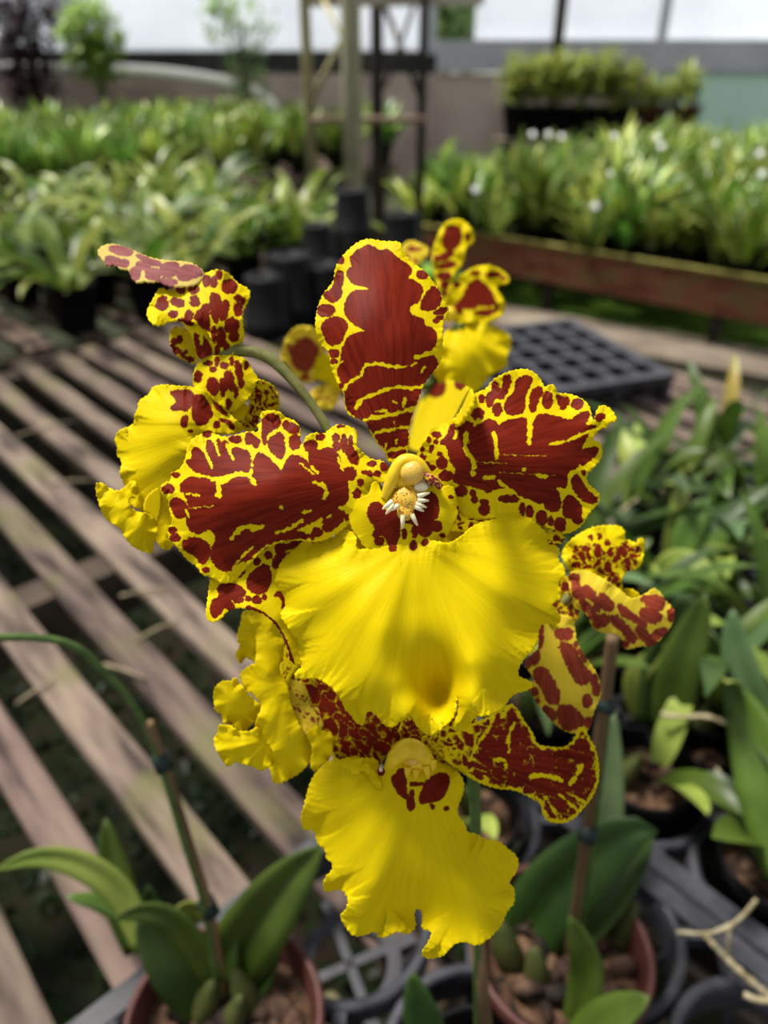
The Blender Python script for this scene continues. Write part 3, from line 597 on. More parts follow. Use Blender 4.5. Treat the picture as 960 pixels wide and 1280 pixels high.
patD = traced(380, 290, 4.265, [[(245, 140), (270, 105), (310, 85), (345, 66), (380, 85), (400, 105), (430, 92), (450, 90), (480, 125), (520, 155), (560, 175), (580, 215), (545, 243), (590, 260), (627, 290), (632, 320), (610, 375), (575, 387), (562, 405), (568, 440), (600, 455), (635, 460), (645, 500), (692, 515), (709, 550), (702, 600), (672, 632), (690, 656), (714, 690), (705, 735), (655, 793), (628, 825), (612, 870), (588, 935), (567, 1000), (550, 1050), (557, 1090), (547, 1140), (540, 1205), (450, 1205), (442, 1165), (405, 1130), (382, 1095), (352, 1050), (330, 1008), (290, 995), (265, 975), (237, 960), (222, 900), (220, 855), (205, 805), (174, 740), (195, 700), (200, 640), (225, 580), (245, 550), (300, 535), (332, 530), (310, 512), (270, 495), (225, 455), (214, 410), (220, 370), (245, 332), (270, 310), (335, 314), (352, 304), (330, 290), (260, 277), (233, 245), (230, 205), (260, 180), (250, 160)],
    [(175, 203), (208, 212), (213, 260), (195, 300), (206, 330), (180, 367), (145, 377), (110, 352), (108, 320), (150, 308), (165, 260)], [(70, 420), (85, 390), (130, 385), (167, 405), (162, 437), (120, 452), (78, 445)],
    [(88, 500), (120, 465), (175, 450), (217, 470), (236, 500), (216, 542), (200, 587), (160, 608), (118, 590), (108, 550)], [(128, 630), (180, 626), (190, 650), (170, 674), (143, 665)],
    [(690, 283), (722, 320), (737, 365), (715, 402), (660, 422), (618, 416), (630, 370), (655, 320)], [(683, 435), (720, 408), (764, 403), (762, 425), (720, 442)], [(683, 470), (720, 446), (752, 446), (722, 477), (700, 487)]],
    [(195, 150, 17, 22), (160, 692, 20, 12), (197, 828, 15, 18), (630, 228, 31, 23)],
    [([(600, 665), (650, 650), (740, 640)], 15), ([(308, 765), (315, 712), (360, 708), (400, 698), (450, 715), (502, 720)], 10), ([(502, 720), (560, 715), (600, 700)], 5), ([(205, 850), (240, 800), (288, 775)], 10),
     ([(275, 940), (310, 885), (370, 870), (430, 840), (490, 825), (560, 835), (635, 825)], 11), ([(325, 1002), (400, 985), (470, 972), (530, 960), (592, 935)], 12), ([(380, 957), (440, 953)], 8), ([(370, 1085), (400, 1060), (450, 1060), (490, 1045), (552, 1042)], 9),
     ([(480, 1010), (487, 1050)], 5), ([(440, 1168), (480, 1160), (545, 1150)], 11), ([(630, 742), (640, 722)], 9), ([(478, 905), (492, 911)], 8), ([(528, 932), (540, 890)], 9), ([(165, 725), (202, 690)], 8), ([(490, 1110), (492, 1125)], 7), ([(440, 1130), (430, 1160)], 6)], warp=.7, seed=4)
DS = lambda x, y, z: (380+x/4.265, 290+y/4.265, z)
petal('dorsal_sepal', dors, DS(500, 1225, 0)[:2], .1525, [DS(495, 1220, 0), DS(470, 1050, -8), DS(440, 800, -14), DS(420, 540, -12), DS(410, 300, 2), DS(400, 60, 30), DS(100, 500, 8), DS(750, 480, 8), DS(180, 760, 2), DS(700, 740, 0), DS(170, 250, 18), DS(640, 250, 18), DS(300, 540, -11), DS(560, 540, -11), DS(560, 80, 26)], front, M['petal'], patD, ruffle=(3.5, 9, 10), sp=1.8, seed=1, fine=(.7, 4))
rp = T(520, 450, 3.692, [(-20, 470), (10, 430), (30, 380), (60, 330), (100, 303), (150, 288), (190, 258), (215, 213), (260, 183), (275, 150), (325, 133), (345, 98), (390, 68), (440, 48), (500, 38), (545, 53), (582, 95), (592, 128), (625, 108), (646, 125), (650, 153), (700, 153), (750, 168), (795, 198), (810, 240), (817, 285), (827, 262), (840, 213), (870, 206), (907, 230), (934, 281), (890, 292), (886, 312), (850, 318), (832, 340), (812, 368), (850, 378), (864, 420), (852, 465), (812, 507), (787, 527), (792, 570), (832, 598), (852, 625), (847, 662), (802, 702), (772, 760), (730, 792), (690, 805), (650, 785), (600, 772), (560, 747), (500, 740), (420, 720), (330, 735), (250, 740), (200, 700), (150, 640), (90, 590), (30, 540)])
patR = traced(520, 450, 3.692, [[(105, 385), (140, 350), (183, 328), (200, 293), (235, 276), (265, 300), (300, 300), (330, 268), (374, 288), (385, 320), (395, 288), (450, 273), (502, 263), (520, 290), (518, 370), (540, 370), (540, 300), (558, 253), (600, 248), (660, 263), (712, 283), (760, 243), (797, 233), (802, 265), (770, 302), (845, 303), (800, 350), (770, 385), (757, 440), (747, 500), (697, 510), (697, 592), (650, 582), (632, 560), (667, 630), (667, 692), (630, 702), (598, 687), (588, 650), (570, 667), (530, 642), (490, 632), (450, 600), (400, 585), (350, 602), (310, 602), (250, 577), (183, 572), (168, 545), (190, 500), (163, 480), (148, 430), (148, 400)],
    [(400, 73), (437, 68), (437, 110), (415, 162), (400, 182), (360, 172), (350, 222), (323, 207), (328, 150), (355, 150), (350, 98), (372, 103), (385, 140), (403, 130)], [(465, 88), (500, 70), (540, 78), (527, 120), (502, 160), (502, 237), (460, 257), (408, 247), (413, 180), (450, 160), (458, 120)], [(528, 150), (560, 120), (587, 130), (582, 160), (560, 190), (550, 242), (523, 237)],
    [(648, 153), (680, 175), (710, 168), (702, 212), (675, 232), (655, 202)], [(758, 430), (790, 403), (848, 403), (832, 440), (790, 472), (765, 492), (753, 470)], [(718, 540), (745, 523), (775, 580), (800, 610), (840, 640), (830, 662), (790, 662), (740, 622), (718, 580)], [(678, 660), (700, 618), (740, 640), (767, 680), (760, 710), (772, 745), (745, 762), (708, 727), (678, 722)]],
    [(375, 228, 22, 30), (607, 185, 23, 41), (745, 203, 28, 25), (850, 265, 24, 17, -.5), (580, 730, 25, 36), (665, 760, 26, 34), (622, 745, 11, 22), (525, 700, 16, 28), (285, 250, 29, 29), (303, 180, 13, 17), (225, 227, 11, 11), (120, 475, 25, 27), (138, 535, 32, 24), (75, 497, 14, 12), (165, 320, 14, 28, .4), (95, 345, 20, 14), (70, 410, 9, 18, .3), (92, 378, 8, 10), (60, 370, 8, 14), (110, 435, 12, 8), (30, 450, 14, 14), (45, 482, 16, 12), (30, 410, 9, 12), (208, 605, 28, 25), (262, 613, 12, 16), (270, 645, 13, 18), (315, 690, 25, 28), (315, 655, 18, 12), (330, 590, 20, 22), (430, 640, 50, 16), (775, 520, 8, 12), (490, 690, 12, 30)],
    [([(235, 340), (225, 400), (250, 450), (270, 495)], 14), ([(360, 340), (368, 400), (375, 450)], 11), ([(525, 250), (525, 385)], 12), ([(620, 388), (690, 378), (760, 345), (840, 312)], 8), ([(380, 562), (430, 590), (495, 645)], 9), ([(320, 545), (362, 540)], 11), ([(570, 530), (605, 540)], 12), ([(262, 525), (270, 524)], 12), ([(268, 300), (292, 272)], 9), ([(180, 360), (190, 330)], 9), ([(380, 437), (600, 443)], 1.6), ([(380, 520), (640, 532)], 1.6), ([(270, 470), (420, 478)], 1.4), ([(490, 505), (500, 506)], 6), ([(815, 330), (780, 380)], 5)], warp=.7, seed=12)
RP = lambda x, y, z: (520+x/3.692, 450+y/3.692, z)
petal('petal', rp, RP(0, 480, 0)[:2], .1525, [RP(0, 480, 0), RP(200, 450, -8), RP(400, 460, -12), RP(620, 460, -8), RP(800, 340, 2), RP(500, 60, 16), RP(300, 180, 10), RP(700, 180, 16), RP(840, 440, 12), RP(820, 640, 12), RP(690, 770, 14), RP(500, 660, 4), RP(300, 640, 6), RP(900, 270, 4), RP(640, 620, 0)], front, M['petal'], patR, ruffle=(4.5, 11, 12), sp=1.8, seed=3, fine=(.8, 4))
lp = T(190, 500, 3.2, [(960, 285), (925, 240), (880, 238), (842, 210), (815, 180), (827, 125), (790, 103), (740, 95), (713, 113), (690, 135), (650, 128), (613, 145), (605, 182), (590, 160), (597, 120), (577, 83), (530, 68), (510, 43), (460, 40), (428, 53), (440, 90), (418, 95), (430, 130), (390, 123), (340, 138), (290, 150), (240, 130), (193, 133), (143, 170), (133, 240), (108, 280), (73, 290), (78, 320), (36, 335), (33, 370), (65, 400), (70, 450), (83, 490), (63, 510), (63, 550), (85, 572), (110, 602), (140, 642), (180, 667), (200, 702), (240, 710), (275, 735), (330, 730), (360, 690), (405, 640), (440, 605), (500, 570), (570, 560), (640, 570), (700, 560), (760, 520), (810, 480), (850, 410), (900, 340), (950, 320)])
patL = traced(190, 500, 3.2, [[(105, 350), (140, 308), (200, 308), (250, 328), (290, 345), (330, 308), (370, 308), (410, 300), (403, 260), (420, 208), (452, 220), (500, 265), (518, 292), (545, 223), (592, 220), (638, 265), (620, 215), (660, 200), (722, 188), (752, 230), (762, 270), (782, 330), (787, 390), (770, 420), (770, 462), (750, 502), (700, 520), (680, 500), (690, 460), (640, 490), (560, 525), (625, 530), (560, 560), (500, 560), (430, 592), (390, 642), (340, 652), (310, 692), (258, 672), (233, 630), (240, 590), (262, 550), (230, 510), (200, 535), (160, 532), (133, 490), (150, 440), (138, 390)],
    [(130, 240), (165, 235), (158, 195), (187, 188), (230, 250), (213, 163), (242, 163), (270, 230), (253, 138), (300, 200), (340, 250), (312, 210), (330, 188), (397, 208), (399, 290), (330, 290), (280, 322), (230, 312), (160, 282)],
    [(115, 575), (160, 543), (212, 563), (238, 595), (222, 642), (195, 662), (178, 627), (128, 602)], [(68, 400), (110, 388), (142, 420), (142, 462), (110, 477), (83, 455)], [(443, 60), (500, 53), (520, 95), (480, 127), (458, 132), (455, 192), (438, 150)], [(528, 78), (560, 93), (587, 105), (587, 137), (550, 132), (523, 110)], [(463, 160), (510, 123), (530, 150), (532, 230), (505, 237), (463, 190)]],
    [(65, 357, 25, 18), (95, 300, 17, 10), (82, 520, 18, 12), (92, 552, 20, 16), (220, 138, 20, 10), (333, 158, 25, 14), (390, 155, 18, 25), (415, 170, 14, 22), (572, 168, 24, 30), (635, 185, 26, 25), (675, 148, 16, 14), (735, 150, 14, 14), (738, 185, 16, 20), (768, 172, 12, 35), (800, 220, 20, 42, -.5), (790, 295, 28, 26), (835, 330, 12, 15), (820, 375, 15, 20), (850, 290, 10, 8), (880, 255, 18, 10), (870, 295, 12, 10), (900, 295, 14, 12), (930, 265, 16, 18), (795, 160, 8, 18), (755, 105, 14, 6), (705, 505, 24, 22), (660, 530, 22, 18), (640, 548, 10, 10), (215, 680, 16, 9), (290, 172, 12, 9), (750, 420, 8, 8), (600, 545, 30, 10), (465, 600, 14, 10), (780, 470, 9, 12)],
    [([(240, 318), (290, 312), (340, 292), (395, 303), (412, 335)], 10), ([(265, 378), (272, 330)], 14), ([(650, 328), (702, 350), (690, 392)], 9), ([(318, 552), (358, 505), (432, 508)], 11), ([(500, 530), (560, 512), (602, 480)], 7), ([(600, 450), (637, 443)], 6), ([(512, 430), (520, 430)], 5), ([(742, 228), (762, 282)], 6), ([(640, 268), (662, 292)], 7), ([(755, 432), (770, 430)], 9), ([(140, 432), (250, 425)], 1.8), ([(400, 520), (430, 512)], 8), ([(192, 178), (222, 232), (242, 268)], 7), ([(243, 148), (258, 195), (268, 218)], 6), ([(298, 178), (325, 235)], 6), ([(130, 300), (200, 300), (262, 322)], 7), ([(95, 385), (150, 372), (190, 385)], 5), ([(150, 470), (135, 440)], 5), ([(405, 205), (400, 262)], 7), ([(590, 250), (650, 300)], 3), ([(320, 690), (345, 640), (400, 590)], 5), ([(700, 468), (712, 462)], 9)], warp=.8, seed=21)
LP_ = lambda x, y, z: (190+x/3.2, 500+y/3.2, z)
petal('petal', lp, LP_(960, 290, 0)[:2], .152, [LP_(950, 290, 2), LP_(780, 340, -3), LP_(600, 390, -12), LP_(500, 300, -13), LP_(480, 250, 0), LP_(470, 80, 20), LP_(250, 170, 16), LP_(700, 140, 14), LP_(300, 430, -12), LP_(100, 420, 4), LP_(40, 350, 16), LP_(100, 580, 8), LP_(260, 690, 4), LP_(400, 560, 1), LP_(560, 550, 2), LP_(700, 520, 6), LP_(500, 420, -14)], front, M['petal'], patL, ruffle=(5, 12, 12), sp=1.8, seed=5, fine=(.9, 4))
flap = T(190, 500, 3.2, [(235, 690), (222, 790), (212, 870), (235, 892), (272, 882), (302, 842), (360, 830), (430, 846), (480, 882), (520, 932), (545, 990), (555, 1060), (620, 1060), (640, 960), (640, 800), (700, 650), (760, 560), (640, 530), (560, 520), (480, 540), (400, 600), (330, 670)])
patF = traced(190, 500, 3.2, [[(385, 705), (410, 680), (460, 650), (482, 700), (462, 770), (412, 778), (375, 745)], [(262, 738), (320, 733), (352, 740), (382, 780), (330, 792), (302, 812), (262, 872), (233, 862), (238, 800), (270, 790)], [(560, 560), (620, 560), (600, 640), (520, 660), (480, 680), (490, 620)], [(480, 780), (520, 790), (520, 850), (600, 900), (620, 800), (560, 740)]],
    [(340, 685, 32, 28, -.5), (465, 620, 15, 15), (310, 825, 20, 14), (345, 800, 20, 11), (385, 795, 12, 10), (420, 800, 18, 16), (270, 710, 10, 14), (420, 645, 12, 16), (520, 595, 30, 20), (450, 790, 9, 12)],
    [([(388, 838), (440, 862), (490, 900), (530, 965)], 3), ([(470, 800), (520, 850)], 5), ([(520, 700), (580, 640)], 6), ([(530, 610), (600, 590)], 5)], warp=.8, seed=31)
patF0 = patF
def patFl(x, y, de):
    v = patF0(x, y, de); p = np.array(T(190, 500, 3.2, [(385, 832), (440, 856), (490, 895), (530, 965), (560, 1050)])); d, _ = seg_dist(x, y, p, False); return np.maximum(v, 3.6-d)
petal('lateral_sepal', flap, LP_(700, 600, 0)[:2], .1555, [LP_(700, 600, 6), LP_(560, 600, 8), LP_(430, 720, -2), LP_(300, 760, -6), LP_(230, 870, -12), LP_(360, 810, -12), LP_(500, 880, -8), LP_(560, 1000, 0), LP_(600, 900, 10)], front, M['petal'], patFl, ruffle=(2, 9, 7), sp=1.9, seed=6)
petal('lip_edge', [(428, 648), (450, 640), (478, 650), (482, 700), (455, 708), (432, 690)], (470, 650), .1562, [(450, 670, 0), (470, 690, 3)], front, M['lip'], None, sp=2, ruffle=(2, 5, 5), seed=4)
petal('lip_edge', [(546, 655), (570, 645), (596, 650), (602, 690), (575, 700), (552, 690)], (560, 650), .1562, [(560, 670, 0), (590, 690, 3)], front, M['lip'], None, sp=2, ruffle=(2, 5, 5), seed=6)
# a folded yellow and spotted bit between the right petal and the lip
petal('lateral_sepal', T(520, 450, 3.692, [(120, 790), (110, 640), (180, 600), (230, 620), (330, 640), (350, 610), (410, 600), (460, 640), (500, 720), (480, 800), (300, 800)]), RP(300, 760, 0)[:2], .1560, [RP(300, 700, 0), RP(400, 640, 4)], front, M['petal'], giraffe(9, 1.6, 1.5, 41), sp=2.2, seed=2, ruffle=(2, 5, 6))
petal('lateral_sepal', T(520, 450, 3.692, [(480, 700), (560, 740), (680, 790), (690, 830), (650, 860), (560, 830), (470, 780)]), RP(480, 740, 0)[:2], .158, [RP(560, 780, 0)], front, M['petal'], giraffe(10, 1.2, 0, 45), sp=2.4, seed=2)

# ---- left flower, seen from behind -------------------------------------
D = .170
m = MB(); ptube(m, [(436, 572, -25), (414, 545, -8), (398, 516, -4), (366, 474, 0), (332, 443, 2), (296, 436, 2), (278, 446, 0)], [5.4, 5.6, 5.8, 6.2, 7.2, 8, 8], D, 14)
fl2 = m.obj('flower', M['stalk'], plant); fl2['label'] = 'flower turned away to the left, its stalk arching behind it'
LF = lambda x, y, z=0: (110+x/3.84, 290+y/3.84, z)
petal('dorsal_sepal', T(110, 290, 3.84, [(40, 100), (60, 68), (110, 53), (170, 66), (230, 93), (300, 123), (380, 136), (480, 140), (532, 163), (565, 200), (540, 240), (500, 260), (410, 264), (360, 252), (340, 235), (300, 242), (270, 235), (240, 247), (207, 225), (195, 180), (160, 180), (120, 153), (100, 172), (75, 142)]), LF(560, 220)[:2], D, [LF(560, 220, 0), LF(400, 190, -2), LF(250, 160, 4), LF(60, 100, 14), LF(240, 230, -6), LF(480, 145, 6)], fl2, M['petal_sheen'],
    traced(110, 290, 3.84, [[(95, 75), (150, 68), (215, 95), (200, 112), (140, 105)], [(80, 125), (110, 118), (150, 135), (190, 135), (192, 165), (150, 160), (118, 148), (100, 165)], [(345, 180), (370, 150), (435, 150), (430, 185), (400, 212), (360, 208)], [(430, 225), (440, 175), (480, 160), (530, 172), (550, 205), (510, 215), (470, 232)], [(340, 230), (400, 228), (430, 240), (400, 258), (360, 248)], [(230, 105), (300, 135), (350, 148), (330, 165), (260, 135)]], [(226, 200, 20, 28), (278, 158, 18, 20), (248, 165, 12, 18), (312, 203, 32, 24)], warp=.6, seed=51, grow=2.2), ruffle=(1.5, 7, 6), sp=2.0, seed=4, label='narrow pale backed sepal reaching far left, sky sheen in its colour')
petal('petal', T(110, 290, 3.84, [(278, 395), (288, 360), (318, 310), (333, 275), (358, 262), (383, 285), (440, 243), (540, 213), (580, 188), (630, 176), (682, 200), (717, 245), (777, 272), (780, 312), (762, 350), (740, 390), (747, 460), (752, 520), (715, 552), (690, 610), (620, 620), (600, 570), (590, 500), (540, 452), (470, 422), (400, 427), (340, 452), (300, 437)]), LF(660, 580)[:2], .1685, [LF(660, 580, 4), LF(600, 400, -10), LF(450, 330, -6), LF(300, 400, -16), LF(360, 280, 6), LF(620, 200, 8), LF(760, 290, 12), LF(690, 450, -6), LF(560, 300, -2)], fl2, M['petal'],
    traced(110, 290, 3.84, [[(325, 350), (340, 320), (360, 298), (390, 350), (365, 375), (335, 372)], [(590, 300), (610, 288), (640, 320), (632, 380), (620, 440), (605, 430), (582, 350)], [(515, 395), (540, 365), (575, 390), (590, 470), (570, 475), (520, 430)]],
    [(430, 338, 34, 18, .3), (445, 273, 20, 24), (508, 275, 24, 22), (512, 333, 22, 26), (410, 395, 22, 15), (570, 235, 18, 26), (605, 240, 14, 25), (630, 205, 14, 21), (680, 262, 36, 34), (485, 400, 18, 22), (655, 375, 20, 50, .2), (720, 370, 20, 32), (690, 450, 34, 36), (640, 505, 18, 46), (720, 318, 20, 14), (470, 434, 40, 12, .3), (565, 375, 18, 30), (605, 490, 10, 40), (700, 500, 22, 26), (665, 560, 10, 30), (620, 575, 9, 30), (745, 330, 10, 14)], warp=.9, seed=53, grow=1.3), ruffle=(4, 9, 9), sp=1.9, seed=7)
petal('petal', T(110, 290, 3.84, [(388, 480), (420, 448), (480, 465), (520, 520), (540, 600), (510, 637), (450, 607), (403, 572)]), LF(540, 560)[:2], .174, [LF(460, 530, 0), LF(400, 500, -6), LF(520, 620, 2)], fl2, M['petal'], traced(110, 290, 3.84, [], [(415, 525, 16, 14), (440, 515, 10, 22), (425, 570, 20, 14), (455, 590, 14, 12), (490, 610, 20, 12), (405, 545, 8, 12), (470, 575, 8, 8)], warp=.8), sp=2.2, seed=3, ruffle=(2, 6, 6))
petal('petal_fold', T(110, 290, 3.84, [(430, 415), (470, 400), (520, 440), (570, 470), (602, 505), (604, 585), (560, 600), (530, 615), (512, 540), (485, 470)]), LF(600, 590)[:2], .1665, [LF(520, 500, 0), LF(600, 580, 6), LF(470, 410, -4)], fl2, M['petal'], traced(110, 290, 3.84, [[(505, 480), (540, 500), (550, 490), (570, 520), (605, 580), (560, 600), (530, 610), (515, 540)]], [(480, 437, 26, 8, .4)], [([(540, 470), (545, 540)], 9)], warp=.7), sp=2.0, seed=3, ruffle=(1.5, 6, 5))
petal('lateral_sepal', T(110, 290, 3.84, [(500, 740), (505, 670), (530, 620), (570, 595), (630, 590), (700, 590), (765, 608), (800, 680), (822, 700), (790, 780), (745, 830), (690, 872), (660, 850), (640, 835), (580, 795), (530, 772)]), LF(660, 600)[:2], .1675, [LF(660, 600, 2), LF(640, 720, -10), LF(510, 720, 4), LF(800, 690, 8), LF(690, 860, -2)], fl2, M['petal'],
    traced(110, 290, 3.84, [[(565, 720), (600, 690), (628, 720), (620, 790), (580, 775)], [(650, 670), (690, 660), (705, 740), (690, 770), (660, 730)]], [(528, 695, 18, 30), (648, 745, 16, 45), (725, 670, 16, 55, -.2), (600, 660, 16, 14), (655, 640, 20, 16), (575, 630, 22, 10), (735, 730, 12, 20), (675, 825, 14, 24), (710, 770, 8, 30), (690, 620, 8, 24), (620, 620, 10, 22), (760, 640, 10, 18)], [], warp=.9, seed=57), ruffle=(2, 7, 8), sp=1.9, seed=8)
LB = lambda x, y, z=0: (100+x/3.692, 460+y/3.692, z)
petal('lip', T(100, 460, 3.692, [(330, 88), (380, 73), (450, 82), (520, 83), (600, 115), (650, 160), (705, 225), (770, 285), (700, 310), (620, 300), (560, 320), (520, 360), (500, 440), (480, 600), (450, 770), (422, 842), (372, 835), (340, 780), (290, 660), (240, 640), (213, 605), (200, 520), (178, 490), (196, 430), (165, 402), (174, 370), (157, 335), (174, 285), (250, 262), (250, 215), (266, 190), (268, 150), (320, 120)]), LB(700, 260)[:2], .166, [LB(700, 250, 4), LB(520, 230, -8), LB(380, 280, -12), LB(200, 330, 10), LB(340, 100, 10), LB(260, 200, 8), LB(300, 520, 0), LB(400, 700, 6), LB(400, 480, -6), LB(230, 580, 4), LB(560, 100, 2)], fl2, M['lip'],
    traced(100, 460, 3.692, [[(408, 108), (470, 102), (524, 105), (527, 150), (490, 207), (465, 190), (428, 200), (418, 180), (452, 150)], [(518, 145), (535, 125), (562, 120), (585, 150), (605, 190), (614, 222), (580, 260), (550, 268), (518, 240)], [(603, 150), (640, 168), (690, 222), (650, 212)]], [(482, 247, 16, 28, .2), (590, 305, 24, 14), (510, 292, 10, 6), (630, 262, 14, 16), (670, 245, 30, 8, .3), (700, 268, 12, 18, -.5)], warp=.7, seed=61), ruffle=(4.5, 12, 13), flute=(3, 9, 0), sp=2.1, seed=9, fine=(1, 5))
petal('lip_frill', T(100, 460, 3.692, [(68, 540), (95, 523), (130, 550), (170, 570), (215, 545), (240, 510), (272, 540), (267, 590), (217, 607), (250, 662), (332, 670), (367, 740), (342, 800), (337, 858), (288, 848), (238, 822), (205, 782), (183, 737), (150, 722), (110, 692), (83, 622)]), LB(300, 600)[:2], .163, [LB(240, 600, 4), LB(80, 560, -4), LB(180, 640, -14), LB(260, 740, -12), LB(340, 840, 4), LB(120, 690, 2), LB(350, 720, 4)], fl2, M['lip'], None, ruffle=(4, 10, 9), sp=2.1, seed=11, fine=(1.2, 4))
petal('lip_edge', T(100, 460, 3.692, [(290, 660), (300, 600), (340, 560), (375, 545), (375, 640), (360, 720), (345, 700), (320, 670)]), LB(330, 640)[:2], .1655, [LB(330, 620, -4), LB(370, 560, 2)], fl2, M['lip'], None, sp=2.4, seed=1)
petal('petal', T(100, 460, 3.692, [(740, 265), (780, 180), (795, 60), (830, 52), (875, 68), (912, 100), (928, 190), (890, 205), (840, 200), (825, 260), (800, 300), (760, 295)]), LB(750, 290)[:2], .171, [LB(800, 180, 0), LB(860, 70, -6), LB(900, 180, 4)], fl2, M['petal'], giraffe(8, 1.0, 1.5, 63, ax=(.3, .95)), sp=2.2, seed=5, ruffle=(2, 6, 7))
petal('lip_edge', T(100, 460, 3.692, [(690, 200), (745, 150), (782, 180), (760, 230), (720, 255)]), LB(700, 220)[:2], .1695, [LB(740, 200, 0)], fl2, M['lip'], None, sp=2.6, seed=5)

# ---- lower flower -------------------------------------------------------
D = .172
LW = lambda x, y, z=0: (360+x/2.4, 850+y/2.4, z); L4 = lambda x, y, z=0: (360+x/4, 840+y/4, z)
m = MB(); ptube(m, [L4(510, 470, 2), L4(540, 420, -4), L4(590, 380, -8), L4(640, 385, -8), L4(690, 430, -3), L4(720, 480, 2)], [7, 11, 13, 12, 10, 7], D, 14)
blob(m, *L4(640, 440)[:2], 17, 15, 9, D*(1-3/F))
fl3 = m.obj('flower', M['column'], plant); fl3['label'] = 'lower flower in the shade of the largest one'
m = MB(); blob(m, *L4(625, 445)[:2], 7, 6, 6, D*(1-11/F)); m.obj('anther_cap', M['anther'], fl3)
m = MB()
for a, b_ in [((600, 480), (596, 520)), ((640, 490), (640, 535)), ((690, 470), (700, 530)), ((725, 440), (725, 490))]: ptube(m, [L4(*a, -8), L4((a[0]+b_[0])/2, (a[1]+b_[1])/2, -10), L4(*b_, -6)], [5.5, 4.2, 2.4], D, 8)
m.obj('callus_teeth', M['column'], fl3)
lip3 = T(360, 850, 2.4, [(300, 230), (275, 290), (272, 235), (225, 232), (190, 238), (160, 240), (120, 240), (98, 260), (73, 290), (58, 330), (50, 370), (36, 410), (44, 452), (80, 450), (84, 490), (112, 510), (113, 540), (131, 545), (133, 570), (103, 600), (108, 642), (160, 625), (182, 660), (173, 690), (153, 705), (168, 737), (195, 772), (240, 765), (260, 753), (280, 778), (310, 765), (330, 753), (360, 767), (387, 740), (377, 700), (390, 683), (404, 700), (398, 750), (432, 752), (425, 778), (394, 825), (425, 840), (470, 826), (490, 800), (520, 783), (570, 802), (610, 771), (640, 740), (660, 690), (682, 670), (680, 620), (660, 610), (692, 570), (692, 530), (652, 500), (635, 483), (590, 478), (560, 458), (540, 460), (530, 430), (513, 410), (508, 385), (527, 340), (530, 300), (500, 262), (440, 240), (380, 225)])
patl3 = traced(360, 840, 4, [[(512, 530), (545, 505), (582, 500), (605, 600), (600, 640), (560, 620), (535, 580)], [(690, 540), (750, 503), (802, 508), (808, 560), (770, 642), (700, 652), (660, 662), (655, 620), (680, 570)]], [(615, 660, 20, 34), (722, 672, 9, 16, -.4), (792, 682, 14, 9), (575, 500, 30, 18), (640, 560, 40, 9), (620, 610, 10, 20), (465, 495, 16, 22)], [([(600, 540), (600, 600)], 6)], warp=.5, seed=71)
petal('lip', lip3, LW(400, 260)[:2], D, [LW(400, 260, 0), LW(390, 420, -8), LW(300, 450, -16), LW(120, 430, 6), LW(80, 300, 10), LW(200, 300, -2), LW(480, 350, -4), LW(520, 340, 6), LW(600, 520, 8), LW(540, 620, -14), LW(400, 600, -4), LW(260, 620, -12), LW(200, 760, 2), LW(390, 700, 16), LW(380, 760, 8), LW(520, 780, -6), LW(680, 560, 14), LW(430, 830, -4), LW(130, 600, 10)], fl3, M['lip'], patl3, ruffle=(8, 11, 18), flute=(6, 8, .5), sp=2.1, seed=13, fine=(1.2, 5))
petal('petal_edge', T(360, 840, 4, [(215, 400), (250, 440), (300, 425), (350, 425), (400, 455), (445, 510), (475, 570), (468, 598), (430, 562), (372, 482), (348, 516), (320, 512), (298, 482), (262, 467), (225, 440)]), L4(420, 430)[:2], .1712, [L4(330, 440, 0), L4(460, 580, -6), L4(330, 510, -8), L4(230, 420, 4)], fl3, M['lip'], None, ruffle=(2, 7, 5), sp=1.8, seed=5)
pr3 = T(360, 850, 2.4, [(415, 190), (430, 165), (470, 140), (540, 135), (590, 118), (640, 88), (670, 68), (692, 90), (707, 120), (737, 160), (747, 195), (790, 200), (830, 203), (860, 178), (868, 143), (890, 138), (902, 170), (927, 210), (937, 290), (917, 350), (890, 382), (850, 427), (800, 432), (768, 417), (758, 370), (735, 358), (720, 350), (680, 330), (620, 327), (560, 303), (510, 272), (470, 240)])
petal('petal', pr3, LW(420, 190)[:2], .1735, [LW(420, 190, 2), LW(560, 220, -6), LW(700, 250, -10), LW(840, 290, -4), LW(680, 80, 12), LW(800, 205, 14), LW(885, 150, 10), LW(920, 300, 12), LW(800, 430, 10), LW(620, 320, 6)], fl3, M['petal'], both(giraffe(14, .6, 0, 74, ax=(.9, .3), aniso=1.7, edge=1.2, edgeL=14, bias=lambda x, y: -1.2*np.clip((x-585)/40, 0, 1)), traced(360, 850, 2.4, [[(400, 190), (470, 130), (640, 60), (700, 60), (760, 190), (860, 130), (960, 200), (950, 350), (820, 450), (700, 350), (560, 310), (460, 250)]], [],
    [([(545, 240), (570, 190), (600, 150), (612, 125)], 5), ([(665, 215), (658, 170), (680, 130)], 5), ([(620, 242), (650, 236), (655, 262)], 6), ([(730, 290), (780, 285), (822, 300)], 8), ([(848, 312), (868, 280), (882, 258)], 8), ([(640, 112), (662, 85)], 5), ([(770, 348), (800, 395), (812, 425)], 4), ([(740, 340), (785, 420)], 4), ([(815, 345), (872, 392)], 4), ([(838, 340), (900, 372)], 4), ([(790, 380), (835, 425)], 3), ([(450, 185), (480, 205), (520, 190)], 4), ([(460, 220), (500, 235)], 4), ([(480, 160), (500, 185)], 4), ([(520, 265), (545, 285)], 5), ([(590, 290), (600, 318)], 4), ([(430, 180), (445, 200)], 4)], rim=3.4, warp=.9, seed=73)), ruffle=(4.5, 12, 11), sp=2.0, seed=15, fine=(1, 4))
